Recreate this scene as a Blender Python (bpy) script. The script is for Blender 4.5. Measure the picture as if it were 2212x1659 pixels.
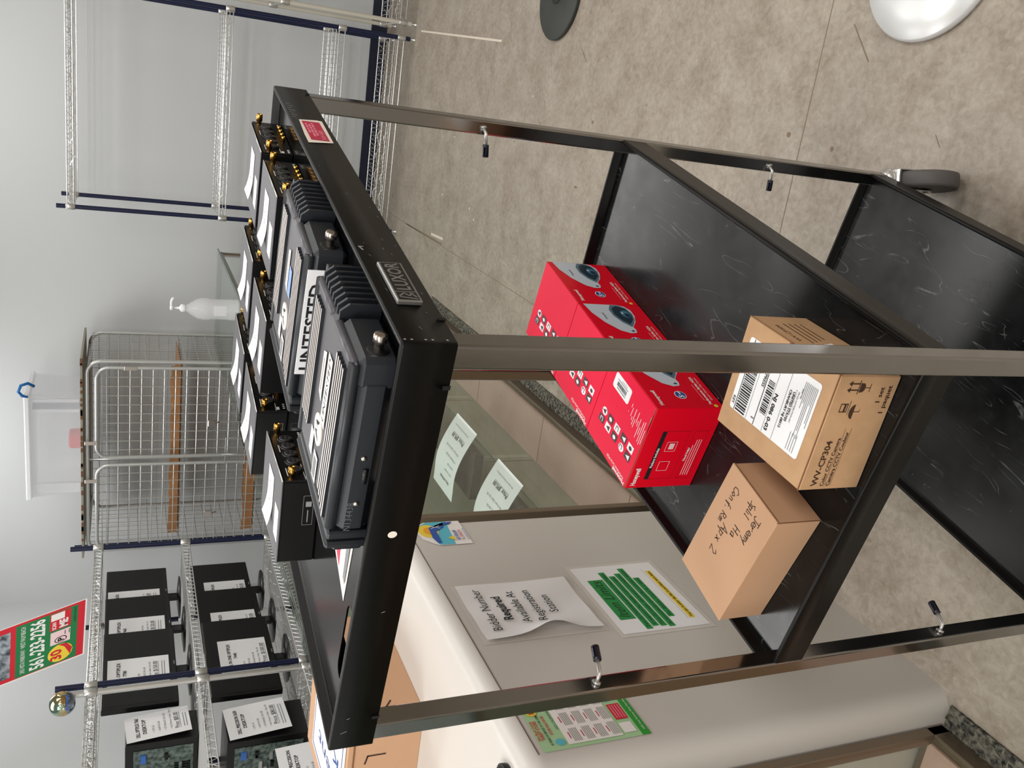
import bpy, math, random
from math import sin, cos, radians as RD, pi
from mathutils import Vector as V, Matrix as M
random.seed(7)
for o in list(bpy.data.objects): bpy.data.objects.remove(o)
C = bpy.context.scene.collection
SC = bpy.context.scene

# ------------------------------------------------------------------ camera
cd = bpy.data.cameras.new('camera'); cam = bpy.data.objects.new('camera', cd); C.objects.link(cam)
yaw, pitch, roll, FPX = 0.336875, 0.416267, 0.006109, 1898.42
fw = V((cos(pitch)*cos(yaw), cos(pitch)*sin(yaw), -sin(pitch)))
rt = V((sin(yaw), -cos(yaw), 0)); up = rt.cross(fw)
r2 = rt*cos(roll)+up*sin(roll); u2 = -rt*sin(roll)+up*cos(roll)
# the photograph is a portrait shot stored on its side: image x runs down, image y runs left
m = M.Identity(4)
for i in range(3):
    m[i][0] = -u2[i]; m[i][1] = r2[i]; m[i][2] = -fw[i]
m[0][3], m[1][3], m[2][3] = -0.6636, -0.1989, 1.5938
cam.matrix_world = m
cd.sensor_fit = 'HORIZONTAL'; cd.sensor_width = 36; cd.lens = FPX/2212*36; cd.clip_start = .05
SC.camera = cam

# ------------------------------------------------------------------ world, exposure
w = bpy.data.worlds.new('world'); SC.world = w; w.use_nodes = True
w.node_tree.nodes['Background'].inputs[0].default_value = (.93, .97, 1, 1)
w.node_tree.nodes['Background'].inputs[1].default_value = .3
SC.view_settings.view_transform = 'Standard'; SC.view_settings.look = 'None'
SC.view_settings.gamma = 1; SC.view_settings.use_curve_mapping = False
SC.view_settings.exposure = -0.4

# ------------------------------------------------------------------ materials
def lin(c): return tuple(((x/255)/12.92 if x/255 <= .04045 else ((x/255+.055)/1.055)**2.4) for x in c)+(1,)
MATS = {}
def mat(name, col, rough=.5, metal=0, noise=None, bump=None, coat=0, trans=0, ior=1.45, spec=.5, alpha=1, emit=None, hue=None):
    if name in MATS: return MATS[name]
    m = bpy.data.materials.new(name); m.use_nodes = True; nt = m.node_tree; b = nt.nodes['Principled BSDF']
    c = lin(col); b.inputs['Base Color'].default_value = c
    b.inputs['Roughness'].default_value = rough; b.inputs['Metallic'].default_value = metal
    b.inputs['Specular IOR Level'].default_value = spec
    b.inputs['Coat Weight'].default_value = coat; b.inputs['Transmission Weight'].default_value = trans
    b.inputs['IOR'].default_value = ior; b.inputs['Alpha'].default_value = alpha
    if emit: b.inputs['Emission Color'].default_value = c; b.inputs['Emission Strength'].default_value = emit
    tc = nt.nodes.new('ShaderNodeTexCoord')
    def nz(scale, det=4):
        n = nt.nodes.new('ShaderNodeTexNoise'); n.inputs['Scale'].default_value = scale; n.inputs['Detail'].default_value = det
        nt.links.new(tc.outputs['Object'], n.inputs['Vector']); return n
    if noise:   # (scale, second colour)
        n = nz(noise[0]); r = nt.nodes.new('ShaderNodeValToRGB'); r.color_ramp.elements[0].position = .35; r.color_ramp.elements[1].position = .65
        r.color_ramp.elements[0].color = c; r.color_ramp.elements[1].color = lin(noise[1])
        nt.links.new(n.outputs['Fac'], r.inputs['Fac']); nt.links.new(r.outputs['Color'], b.inputs['Base Color'])
    if bump:
        n = nz(bump[0], 6); bp = nt.nodes.new('ShaderNodeBump'); bp.inputs['Strength'].default_value = bump[1]; bp.inputs['Distance'].default_value = bump[2]
        nt.links.new(n.outputs['Fac'], bp.inputs['Height']); nt.links.new(bp.outputs['Normal'], b.inputs['Normal'])
    MATS[name] = m; return m

def floor_mat():
    m = bpy.data.materials.new('mottled_concrete_vinyl'); m.use_nodes = True; nt = m.node_tree; b = nt.nodes['Principled BSDF']
    N = nt.nodes.new; L = nt.links.new
    tc = N('ShaderNodeTexCoord')
    def noise(sc, det, rough=.6, dist=0):
        n = N('ShaderNodeTexNoise'); n.inputs['Scale'].default_value = sc; n.inputs['Detail'].default_value = det
        n.inputs['Roughness'].default_value = rough; n.inputs['Distortion'].default_value = dist
        L(tc.outputs['Object'], n.inputs['Vector']); return n
    def ramp(src, stops):
        r = N('ShaderNodeValToRGB'); e = r.color_ramp.elements
        while len(e) < len(stops): e.new(.5)
        for i, (p, c) in enumerate(stops): e[i].position = p; e[i].color = lin(c)
        L(src, r.inputs['Fac']); return r
    def mixc(fac, a, bb, typ='MIX'):
        x = N('ShaderNodeMix'); x.data_type = 'RGBA'; x.blend_type = typ
        if isinstance(fac, float): x.inputs[0].default_value = fac
        else: L(fac, x.inputs[0])
        L(a, x.inputs[6]); 
        if hasattr(bb, 'is_linked'): L(bb, x.inputs[7])
        else: x.inputs[7].default_value = bb
        return x.outputs[2]
    a = ramp(noise(7, 8, .7, .3).outputs['Fac'], [(.3, (122, 109, 94)), (.48, (144, 134, 122)), (.62, (158, 149, 137)), (.75, (168, 160, 149))])
    g = ramp(noise(55, 6, .65, .6).outputs['Fac'], [(.33, (104, 90, 75)), (.5, (149, 138, 124)), (.68, (180, 171, 158))])
    c = mixc(.3, a.outputs[0], g.outputs[0])
    v = N('ShaderNodeTexVoronoi'); v.inputs['Scale'].default_value = 9; L(tc.outputs['Object'], v.inputs['Vector'])
    sp = ramp(v.outputs['Distance'], [(0, (255, 255, 255)), (.035, (255, 255, 255)), (.05, (0, 0, 0))])
    n2 = ramp(noise(3, 2).outputs['Fac'], [(.55, (0, 0, 0)), (.6, (255, 255, 255))])
    mu = N('ShaderNodeMath'); mu.operation = 'MULTIPLY'; L(sp.outputs[0], mu.inputs[0]); L(n2.outputs[0], mu.inputs[1])
    mu2 = N('ShaderNodeMath'); mu2.operation = 'MULTIPLY'; mu2.inputs[1].default_value = .55; L(mu.outputs[0], mu2.inputs[0])
    c = mixc(mu2.outputs[0], c, lin((92, 74, 56)))
    L(c, b.inputs['Base Color']); b.inputs['Roughness'].default_value = .5
    rr = ramp(noise(20, 4).outputs['Fac'], [(.3, (90, 90, 90)), (.7, (150, 150, 150))]); 
    bp = N('ShaderNodeBump'); bp.inputs['Strength'].default_value = .25; bp.inputs['Distance'].default_value = .002
    L(noise(60, 6).outputs['Fac'], bp.inputs['Height']); L(bp.outputs['Normal'], b.inputs['Normal'])
    b.inputs['Roughness'].default_value = .42
    return m

def scratched(name, base, scr, rough=.35):
    """black laminate with thin pale scratches"""
    m = bpy.data.materials.new(name); m.use_nodes = True; nt = m.node_tree; b = nt.nodes['Principled BSDF']
    N = nt.nodes.new; L = nt.links.new; tc = N('ShaderNodeTexCoord')
    fac = None
    for k, (rz, sc) in enumerate([(20, 5), (75, 4), (130, 6)]):
        mp = N('ShaderNodeMapping'); mp.inputs['Rotation'].default_value = (0, 0, RD(rz)); mp.inputs['Scale'].default_value = (sc*.35, sc*1.6, 1); mp.inputs['Location'].default_value = (k*3.1, k*1.7, 0)
        L(tc.outputs['Object'], mp.inputs['Vector'])
        n = N('ShaderNodeTexNoise'); n.inputs['Scale'].default_value = 1.6; n.inputs['Detail'].default_value = 2; n.inputs['Distortion'].default_value = 1.2; L(mp.outputs[0], n.inputs['Vector'])
        r = N('ShaderNodeValToRGB'); e = r.color_ramp.elements; e[0].position = .497; e[0].color = (0, 0, 0, 1); e[1].position = .5; e[1].color = (1, 1, 1, 1); x = e.new(.503); x.color = (0, 0, 0, 1)
        L(n.outputs['Fac'], r.inputs['Fac'])
        n3 = N('ShaderNodeTexNoise'); n3.inputs['Scale'].default_value = 14+5*k; n3.inputs['Detail'].default_value = 3; L(tc.outputs['Object'], n3.inputs['Vector'])
        r3 = N('ShaderNodeValToRGB'); r3.color_ramp.elements[0].position = .52; r3.color_ramp.elements[1].position = .62; L(n3.outputs['Fac'], r3.inputs['Fac'])
        mu = N('ShaderNodeMath'); mu.operation = 'MULTIPLY'; L(r.outputs[0], mu.inputs[0]); L(r3.outputs[0], mu.inputs[1])
        if fac is None: fac = mu.outputs[0]
        else:
            mx = N('ShaderNodeMath'); mx.operation = 'MAXIMUM'; L(fac, mx.inputs[0]); L(mu.outputs[0], mx.inputs[1]); fac = mx.outputs[0]
    nh = N('ShaderNodeTexNoise'); nh.inputs['Scale'].default_value = 5; nh.inputs['Detail'].default_value = 8; nh.inputs['Roughness'].default_value = .75; L(tc.outputs['Object'], nh.inputs['Vector'])
    rh = N('ShaderNodeValToRGB'); rh.color_ramp.elements[0].position = .38; rh.color_ramp.elements[0].color = lin(base); rh.color_ramp.elements[1].position = .75; rh.color_ramp.elements[1].color = lin(tuple(x+22 for x in base))
    L(nh.outputs['Fac'], rh.inputs['Fac'])
    m5 = N('ShaderNodeMath'); m5.operation = 'MULTIPLY'; m5.inputs[1].default_value = .5; L(fac, m5.inputs[0])
    mix = N('ShaderNodeMix'); mix.data_type = 'RGBA'; L(m5.outputs[0], mix.inputs[0]); L(rh.outputs[0], mix.inputs[6]); mix.inputs[7].default_value = lin(scr)
    L(mix.outputs[2], b.inputs['Base Color']); b.inputs['Specular IOR Level'].default_value = .3
    rr = N('ShaderNodeMapRange'); rr.inputs[3].default_value = rough-.08; rr.inputs[4].default_value = rough+.18; L(nh.outputs['Fac'], rr.inputs[0]); L(rr.outputs[0], b.inputs['Roughness'])
    return m

def glass_mat(name, col, rough=0.0, mixf=.9):
    m = bpy.data.materials.new(name); m.use_nodes = True; nt = m.node_tree; nt.nodes.clear()
    N = nt.nodes.new; L = nt.links.new
    o = N('ShaderNodeOutputMaterial'); t = N('ShaderNodeBsdfTransparent'); t.inputs[0].default_value = lin(col)
    g = N('ShaderNodeBsdfGlossy'); g.inputs['Roughness'].default_value = rough; g.inputs[0].default_value = (1, 1, 1, 1)
    lw = N('ShaderNodeLayerWeight'); lw.inputs[0].default_value = .5; pw = N('ShaderNodeMath'); pw.operation = 'POWER'; pw.inputs[1].default_value = 4; L(lw.outputs['Facing'], pw.inputs[0])
    f = N('ShaderNodeMath'); f.operation = 'MULTIPLY_ADD'; f.inputs[1].default_value = .8; f.inputs[2].default_value = .03; L(pw.outputs[0], f.inputs[0])
    mx = N('ShaderNodeMixShader'); L(f.outputs[0], mx.inputs[0]); L(t.outputs[0], mx.inputs[1]); L(g.outputs[0], mx.inputs[2]); L(mx.outputs[0], o.inputs[0])
    return m
def milky_mat(name, col, opac):
    m = bpy.data.materials.new(name); m.use_nodes = True; nt = m.node_tree; nt.nodes.clear()
    N = nt.nodes.new; L = nt.links.new
    o = N('ShaderNodeOutputMaterial'); t = N('ShaderNodeBsdfTransparent'); p = N('ShaderNodeBsdfPrincipled'); p.inputs['Base Color'].default_value = lin(col); p.inputs['Roughness'].default_value = .25
    mx = N('ShaderNodeMixShader'); mx.inputs[0].default_value = opac; L(t.outputs[0], mx.inputs[1]); L(p.outputs[0], mx.inputs[2]); L(mx.outputs[0], o.inputs[0])
    return m

FLOOR = floor_mat()
WALL = mat('wall_paint', (197, 200, 202), .7, bump=(300, .05, .001))
NAVY = mat('navy_vinyl', (22, 28, 48), .4)
BLK = mat('black_steel', (9, 9, 9), .36, spec=.2, bump=(400, .06, .0005))
BLKIN = mat('black_gloss', (8, 8, 9), .14, spec=.28, bump=(60, .05, .0006))
SCR = scratched('scratched_black_shelf', (7, 8, 9), (120, 120, 120), .18)
CHR = mat('brushed_chrome', (146, 144, 142), .12, 1, bump=(90, .05, .0004))
ZINC = mat('zinc_wire', (206, 206, 204), .28, .75)
ZINCD = mat('dull_zinc_tube', (196, 198, 196), .3, .55)
NPOST = mat('navy_post', (18, 26, 58), .35)
OFFW = mat('offwhite_post', (196, 192, 180), .4)
RUB = mat('grey_rubber', (88, 85, 84), .6)
RUBB = mat('black_rubber', (26, 26, 27), .5)
CAP = mat('navy_cap', (18, 18, 34), .25)
GOLD = mat('gold', (226, 170, 80), .2, 1)
NICK = mat('nickel', (205, 196, 188), .25, 1)
PAPER = mat('white_paper', (236, 236, 238), .6)
PAPERG = mat('pale_green_paper', (196, 214, 190), .6)
INK = mat('black_ink', (22, 22, 24), .6)
INKG = mat('grey_ink', (120, 120, 122), .6)
RED = mat('red_carton', (222, 2, 34), .4, spec=.3, bump=(40, .04, .001))
REDP = mat('red_carton_top', (228, 4, 58), .45, spec=.25, bump=(60, .12, .0015))
REDD = mat('dark_red_line', (130, 16, 26), .5)
WHT = mat('white_print', (236, 232, 230), .5)
PINKW = mat('torn_white', (226, 196, 198), .8)
CARD = mat('kraft_cardboard', (188, 150, 112), .75, bump=(120, .08, .001), noise=(40, (181, 143, 106)))
CARD2 = mat('plain_brown_cardboard', (188, 148, 116), .75, bump=(120, .05, .001))
CARDE = mat('cardboard_edge', (120, 82, 52), .8)
BEIGE = mat('beige_laminate', (196, 191, 185), .38, bump=(9, .03, .002))
BEIGET = mat('cream_counter', (226, 214, 200), .35)
ALU = mat('aged_aluminium', (140, 126, 110), .35, .8)
PINK = mat('pink_board', (212, 172, 160), .55)
GREY = mat('grey_board', (148, 146, 128), .6)
MATB = mat('black_loop_mat', (30, 30, 28), .85, noise=(90, (120, 116, 104)), bump=(120, 1, .01))
DGREY = mat('anodised_black_lid', (74, 73, 78), .45, .25)
RADIO = mat('radio_black', (34, 37, 42), .42, bump=(500, .08, .0004))
RADT = mat('radio_top_grey', (76, 75, 80), .42, .15)
FINL = mat('fin_top_metal', (216, 208, 204), .35, .4)
CHIN = mat('socket_black', (10, 10, 10), .4)
GLASS = glass_mat('clear_glass', (250, 253, 251))
GLASST = glass_mat('green_tinted_glass', (226, 236, 231))
GEDGE = mat('green_glass_edge', (40, 88, 74), .15)
MILK = milky_mat('milky_plastic', (226, 228, 234), .42)
PETM = milky_mat('clear_plastic', (240, 242, 244), .34)
BLUEC = mat('blue_clip', (20, 100, 170), .4)
PET = glass_mat('clear_bottle', (240, 242, 242))
MON = mat('monitor_black', (12, 12, 13), .35)
MONS = mat('screen_black', (8, 8, 9), .45)
PCB = mat('circuit_green', (48, 62, 58), .5, noise=(60, (112, 126, 120)))
GRN = mat('sign_green', (26, 120, 66), .5)
GRN2 = mat('highlight_green', (28, 140, 66), .55)
GRNT = mat('dark_green_text', (14, 62, 34), .55)
GRNL = mat('light_green_print', (168, 206, 160), .55)
YEL = mat('yellow_print', (236, 206, 60), .5)
REDS = mat('sign_red', (204, 30, 46), .5)
MAG = mat('label_red', (186, 44, 72), .5)
BLUS = mat('solar_blue', (44, 84, 168), .5)
TEAL = mat('teal_print', (90, 184, 206), .5)
ORG = mat('orange_print', (232, 160, 50), .5)
DOMEW = mat('printed_dome_white', (196, 204, 214), .45)
DOMED = mat('printed_dome_dark', (28, 48, 60), .4)
DOMEM = mat('printed_dome_mid', (86, 112, 128), .4)
CREAM = mat('cream_label', (236, 226, 214), .6)
WHITED = mat('white_metal_disc', (222, 222, 222), .32, .35, bump=(14, .05, .002))
DARKD = mat('dark_rubber_disc', (52, 54, 50), .55)
FOIL = mat('iridescent_foil', (150, 200, 190), .12, 1, noise=(14, (214, 170, 90)))
LAMW = mat('laminate_film', (208, 203, 197), .2)

# ------------------------------------------------------------------ mesh builder
class MB:
    def __init__(s): s.v = []; s.f = []; s.mi = []; s.sm = []; s.mats = []
    def _m(s, m):
        if m not in s.mats: s.mats.append(m)
        return s.mats.index(m)
    def add(s, vs, fs, m, smooth=False, T=None):
        b = len(s.v); k = s._m(m)
        for p in vs:
            p = V(p); s.v.append(tuple(T @ p) if T else tuple(p))
        for f in fs: s.f.append(tuple(b+i for i in f)); s.mi.append(k); s.sm.append(smooth)
        return s
    def box(s, x0, y0, z0, x1, y1, z1, m, T=None, ch=0):
        if ch <= 0:
            vs = [(x0,y0,z0),(x1,y0,z0),(x1,y1,z0),(x0,y1,z0),(x0,y0,z1),(x1,y0,z1),(x1,y1,z1),(x0,y1,z1)]
            fs = [(3,2,1,0),(4,5,6,7),(0,1,5,4),(1,2,6,5),(2,3,7,6),(3,0,4,7)]
            return s.add(vs, fs, m, False, T)
        c = ch; vs = []; idx = {}
        X = (x0, x1); Y = (y0, y1); Z = (z0, z1)
        for i in (0, 1):
            for j in (0, 1):
                for k in (0, 1):
                    sx, sy, sz = (1, -1)[i], (1, -1)[j], (1, -1)[k]
                    for a in range(3):
                        p = [X[i]+sx*c, Y[j]+sy*c, Z[k]+sz*c]; p[a] = (X[i], Y[j], Z[k])[a]
                        idx[(i, j, k, a)] = len(vs); vs.append(p)
        fs = []
        def q(l, n):
            p = [V(vs[t]) for t in l]; nn = (p[1]-p[0]).cross(p[2]-p[0])
            fs.append(tuple(l) if nn.dot(V(n)) > 0 else tuple(reversed(l)))
        for a in range(3):
            b, d = [t for t in range(3) if t != a]
            for e in (0, 1):
                l = []
                for (p, r) in ((0,0),(1,0),(1,1),(0,1)):
                    t = [0,0,0]; t[a] = e; t[b] = p; t[d] = r; l.append(idx[(t[0],t[1],t[2],a)])
                n = [0,0,0]; n[a] = 1 if e else -1; q(l, n)
            for e1 in (0, 1):
                for e2 in (0, 1):
                    t0 = [0,0,0]; t0[b] = e1; t0[d] = e2; t1 = list(t0); t1[a] = 1
                    l = [idx[(*t0, b)], idx[(*t1, b)], idx[(*t1, d)], idx[(*t0, d)]]
                    n = [0,0,0]; n[b] = 1 if e1 else -1; n[d] = 1 if e2 else -1; q(l, n)
        for i in (0,1):
            for j in (0,1):
                for k in (0,1): q([idx[(i,j,k,a)] for a in range(3)], (2*i-1, 2*j-1, 2*k-1))
        return s.add(vs, fs, m, False, T)
    def prism(s, pts, z0, z1, m, T=None, smooth=False):   # ccw outline in xy
        n = len(pts); vs = [(x, y, z0) for x, y in pts]+[(x, y, z1) for x, y in pts]
        fs = [tuple(reversed(range(n))), tuple(range(n, 2*n))]
        s.add(vs, fs, m, False, T)
        b = [(i, (i+1) % n, n+(i+1) % n, n+i) for i in range(n)]
        return s.add(vs, b, m, smooth, T)
    def tube(s, path, r, m, n=6, close=False, T=None):
        P = [V(p) for p in path]; k = len(P); vs = []; fs = []; nrm = None
        for i in range(k):
            a = P[(i-1) % k] if (i > 0 or close) else P[i]; b = P[(i+1) % k] if (i < k-1 or close) else P[i]
            d = (b-a).normalized()
            if nrm is None: nrm = d.orthogonal().normalized()
            nrm = (nrm-d*nrm.dot(d)).normalized(); bn = d.cross(nrm)
            for j in range(n):
                t = 2*pi*j/n+pi/n; vs.append(P[i]+(nrm*cos(t)+bn*sin(t))*r)
        for i in range(k if close else k-1):
            for j in range(n):
                a = i*n+j; b = i*n+(j+1) % n; c = ((i+1) % k)*n+(j+1) % n; d = ((i+1) % k)*n+j; fs.append((a, b, c, d))
        if not close: fs.append(tuple(reversed(range(n)))); fs.append(tuple(range((k-1)*n, k*n)))
        return s.add(vs, fs, m, n > 4, T)
    def lathe(s, prof, m, n=24, T=None, smooth=True, caps=True):   # prof (r,z)
        vs = []; fs = []
        for r, z in prof:
            for j in range(n): t = 2*pi*j/n; vs.append((r*cos(t), r*sin(t), z))
        for i in range(len(prof)-1):
            for j in range(n): a = i*n+j; b = i*n+(j+1) % n; fs.append((a, b, b+n, a+n))
        s.add(vs, fs, m, smooth, T)
        if caps:
            k = len(prof); s.add(vs, [tuple(reversed(range(n))), tuple(range((k-1)*n, k*n))], m, False, T)
        return s
    def poly(s, pts, m, T): return s.add([(x, y, 0) for x, y in pts], [tuple(range(len(pts)))], m, False, T)
    def rect(s, x0, y0, x1, y1, m, T): return s.poly([(x0,y0),(x1,y0),(x1,y1),(x0,y1)], m, T)
    def disc(s, x, y, a, b, m, T, n=20): return s.poly([(x+a*cos(2*pi*i/n), y+b*sin(2*pi*i/n)) for i in range(n)], m, T)
    def stroke(s, pts, wd, m, T):
        for (a, b) in zip(pts[:-1], pts[1:]):
            a = V((*a, 0)); b = V((*b, 0)); d = (b-a); 
            if d.length < 1e-9: continue
            d.normalize(); n = V((-d.y, d.x, 0))*wd/2; e = d*wd*.3
            s.add([a-n-e, b-n+e, b+n+e, a+n-e], [(0, 1, 2, 3)], m, False, T)
        return s
    def text(s, t, size, x, y, m, T, ax='LEFT', bold=0, shear=0, sx=1, maxw=None):
        cu = bpy.data.curves.new('t', 'FONT'); cu.body = t; cu.size = size; cu.align_x = ax; cu.resolution_u = 2; cu.offset = bold*size; cu.shear = shear
        o = bpy.data.objects.new('t', cu); C.objects.link(o); dg = bpy.context.evaluated_depsgraph_get(); dg.update()
        me = o.evaluated_get(dg).to_mesh()
        vs = [tuple(v.co) for v in me.vertices]; fs = [tuple(p.vertices) for p in me.polygons]
        o.evaluated_get(dg).to_mesh_clear(); bpy.data.objects.remove(o); bpy.data.curves.remove(cu)
        if vs:
            if maxw:
                wd = max(v[0] for v in vs)-min(v[0] for v in vs); sx = maxw/max(wd, 1e-6)
            s.add([(x+v[0]*sx, y+v[1], 0) for v in vs], fs, m, False, T)
        return s
    def build(s, name, parent=None, bevel=None, loc=(0,0,0), rz=0):
        me = bpy.data.meshes.new(name); me.from_pydata(s.v, [], s.f)
        for m in s.mats: me.materials.append(m)
        me.polygons.foreach_set('material_index', s.mi); me.polygons.foreach_set('use_smooth', s.sm); me.update()
        o = bpy.data.objects.new(name, me); C.objects.link(o); o.location = loc; o.rotation_euler = (0, 0, rz)
        if parent: o.parent = parent
        if bevel:
            b = o.modifiers.new('bevel', 'BEVEL'); b.width = bevel; b.segments = 2; b.limit_method = 'ANGLE'; b.angle_limit = RD(40)
        return o
def FR(o, u, v):   # frame: local x->u, y->v, z->u x v
    u = V(u).normalized(); v = V(v).normalized(); n = u.cross(v)
    return M(((u.x, v.x, n.x, o[0]), (u.y, v.y, n.y, o[1]), (u.z, v.z, n.z, o[2]), (0, 0, 0, 1)))
def tag(o, label, cat, group=None, kind=None):
    if label: o['label'] = label
    if cat: o['category'] = cat
    if group: o['group'] = group
    if kind: o['kind'] = kind
    return o
def thing(name, label, cat, loc=(0,0,0), rz=0, group=None):
    o = bpy.data.objects.new(name, None); C.objects.link(o); o.location = loc; o.rotation_euler = (0, 0, rz); o.empty_display_size = .05
    return tag(o, label, cat, group)
def struct(name, mb, **k): o = mb.build(name, **k); o['kind'] = 'structure'; return o
def dup(root, loc, rz, label, group=None):
    r = root.copy(); C.objects.link(r); r.location = loc; r.rotation_euler = (0, 0, rz); r['label'] = label
    if group: r['group'] = group
    for ch in list(root.children):
        c = ch.copy(); C.objects.link(c); c.parent = r
        for g in list(ch.children): d = g.copy(); C.objects.link(d); d.parent = c
    return r
TH = RD(-12.3)
def cw(x, y, z): return (x*cos(TH)-y*sin(TH), x*sin(TH)+y*cos(TH), z)   # cart frame -> room
EP = .0006

# ------------------------------------------------------------------ setting
FZ = 0
WX, WYL = 5.5, 3.62
f = MB(); f.box(-3, -3.2, -.06, WX+.1, WYL+.1, 0, FLOOR); struct('floor', f)
def thinbox(*a): b = MB(); b.box(*a); return b
struct('wall_back', thinbox(WX, -3.2, 0, WX+.1, WYL+.1, 3.1, WALL))
struct('wall_left', thinbox(-3, WYL, 0, WX, WYL+.1, 3.1, WALL))
struct('wall_right', thinbox(-3, -3.3, 0, WX+.1, -3.2, 3.1, mat('wall_far_tan', (150, 138, 122), .7)))
struct('wall_front', thinbox(-3.1, -3.3, 0, -3, WYL+.1, 3.1, mat('wall_front_paint', (176, 172, 166), .7)))
struct('ceiling', thinbox(-3.1, -3.3, 3.1, WX+.1, WYL+.1, 3.16, mat('ceiling_tile', (214, 212, 206), .8)))
struct('baseboard_back', thinbox(WX-.012, -3.2, 0, WX, WYL, .105, NAVY))
struct('baseboard_left', thinbox(-3, WYL-.012, 0, WX-.012, WYL, .105, NAVY))
# seams and wear marks in the floor
b = MB(); T = FR((0, 0, EP), (1, 0, 0), (0, 1, 0)); J = mat('floor_seam', (128, 112, 92), .7); DK = mat('floor_stain', (118, 100, 80), .6); LT = mat('worn_paint', (206, 196, 180), .6)
b.rect(1.2155, -3.2, 1.2185, .84, J, T); b.rect(1.3, .598, WX-.02, .601, J, T); b.rect(-3, -1.4, WX, -1.397, J, T)
struct('trim_1', b)
b = MB(); b.stroke([(1.125, -.488), (1.05, -.405)], .003, DK, T)
b.stroke([(.8, -.26), (.78, -.235)], .0015, DK, T)
b.disc(1.27, -.22, .008, .007, DK, T); b.disc(1.7, .03, .009, .007, DK, T); b.disc(1.1, -.2, .006, .006, DK, T)
for i in range(14):
    x = 2+random.random()*2.6; y = -.3+random.random()*1.1; b.disc(x, y, .003+.012*random.random(), .002+.006*random.random(), random.choice([DK, LT]), T, 8)
b.stroke([(3.9, .56), (4.1, .57)], .014, LT, T); b.stroke([(3.9, .59), (4.6, .6)], .008, DK, T)
b.stroke([(3.4, -.46), (4.7, -.52)], .01, LT, T); b.stroke([(2.5, -.38), (2.56, -.43)], .003, DK, T)
tag(b.build('floor_scuff', loc=(0, 0, 0)), 'dark and pale scuff marks scattered over the beige floor', 'scuff marks', kind='stuff')

# ------------------------------------------------------------------ ceiling lights
def ceiling_light(x, y, lab, e=1.0, sx=.6, sy=1.2):
    t = thing('ceiling_light', lab, 'light', (x, y, 3.1), 0, 'fluorescent troffers in the ceiling')
    b = MB(); b.box(-sx/2-.03, -sy/2-.03, -.03, sx/2+.03, sy/2+.03, -.001, mat('light_frame', (230, 230, 228), .5)); b.build('frame', t)
    b = MB(); b.rect(-sx/2, -sy/2, sx/2, sy/2, mat('diffuser', (250, 250, 245), .5, emit=2.0), FR((0, 0, -.0315), (-1, 0, 0), (0, 1, 0))); b.build('diffuser', t)
    l = bpy.data.lights.new('lamp', 'AREA'); l.shape = 'RECTANGLE'; l.size = sx; l.size_y = sy; l.energy = 30*e; l.color = (1, .985, .965)
    o = bpy.data.objects.new('lamp', l); C.objects.link(o); o.parent = t; o.location = (0, 0, -.04)
LS = [(4.6, 2.5, 'ceiling troffer in the corner above the wire cage', .8), (4.6, .2, 'ceiling troffer above the empty wire shelving', .65), (2.4, 2.4, 'ceiling troffer above the monitor shelves', .8), (2.4, .2, 'ceiling troffer beyond the cart', 1.0),
      (.2, 2.4, 'ceiling troffer above the near glass case', 1.0), (.2, .2, 'ceiling troffer right above the black cart', .9), (2.4, -2.0, 'ceiling troffer over the floor stands', .9), (.2, -2.0, 'ceiling troffer to the right of the cart', 1.2), (-1.9, .8, 'ceiling troffer behind the viewer', 2.6), (4.6, -2.0, 'ceiling troffer in the far right corner', .5), (-1.9, -1.6, 'added unseen fill light behind and to the right of the viewer', 2.0), (-1.9, 2.8, 'ceiling troffer in the near left corner', 1.2)]  # panel behind and right of the viewer is added to brighten viewer-facing sides
for x, y, lab, e in LS: ceiling_light(x, y, lab, e)

# ------------------------------------------------------------------ black utility cart
A_, C_, W_ = .7934, .50325, .0241
ZT, ZM, ZB = 1.388, .785, .197
FT, FM = 1.377, .770
cart = thing('utility_cart', 'black metal utility cart with chrome legs in the foreground, carrying radios and cartons', 'cart', (0, 0, 0), TH)
def sweep(b, x0, y0, x1, y1, r, prof, m, n=4):
    ring = []
    for (cx, cy, a0) in ((x1, y1, 0), (x0, y1, 90), (x0, y0, 180), (x1, y0, 270)):
        for k in range(n+1): ring.append((cx, cy, RD(a0+90*k/n)))
    L = len(ring); vs = []; fs = []
    for d, z in prof:
        for cx, cy, a in ring:
            sx = -1 if cx == x1 else 1; sy = -1 if cy == y1 else 1
            rr = max(r-d, .0003); ex = cx+sx*(d+rr); ey = cy+sy*(d+rr)
            vs.append((ex+rr*cos(a), ey+rr*sin(a), z))
    for i in range(len(prof)-1):
        for j in range(L): a = i*L+j; c = i*L+(j+1) % L; fs.append((a, c, c+L, a+L))
    b.add(vs, fs, m, True)
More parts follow.
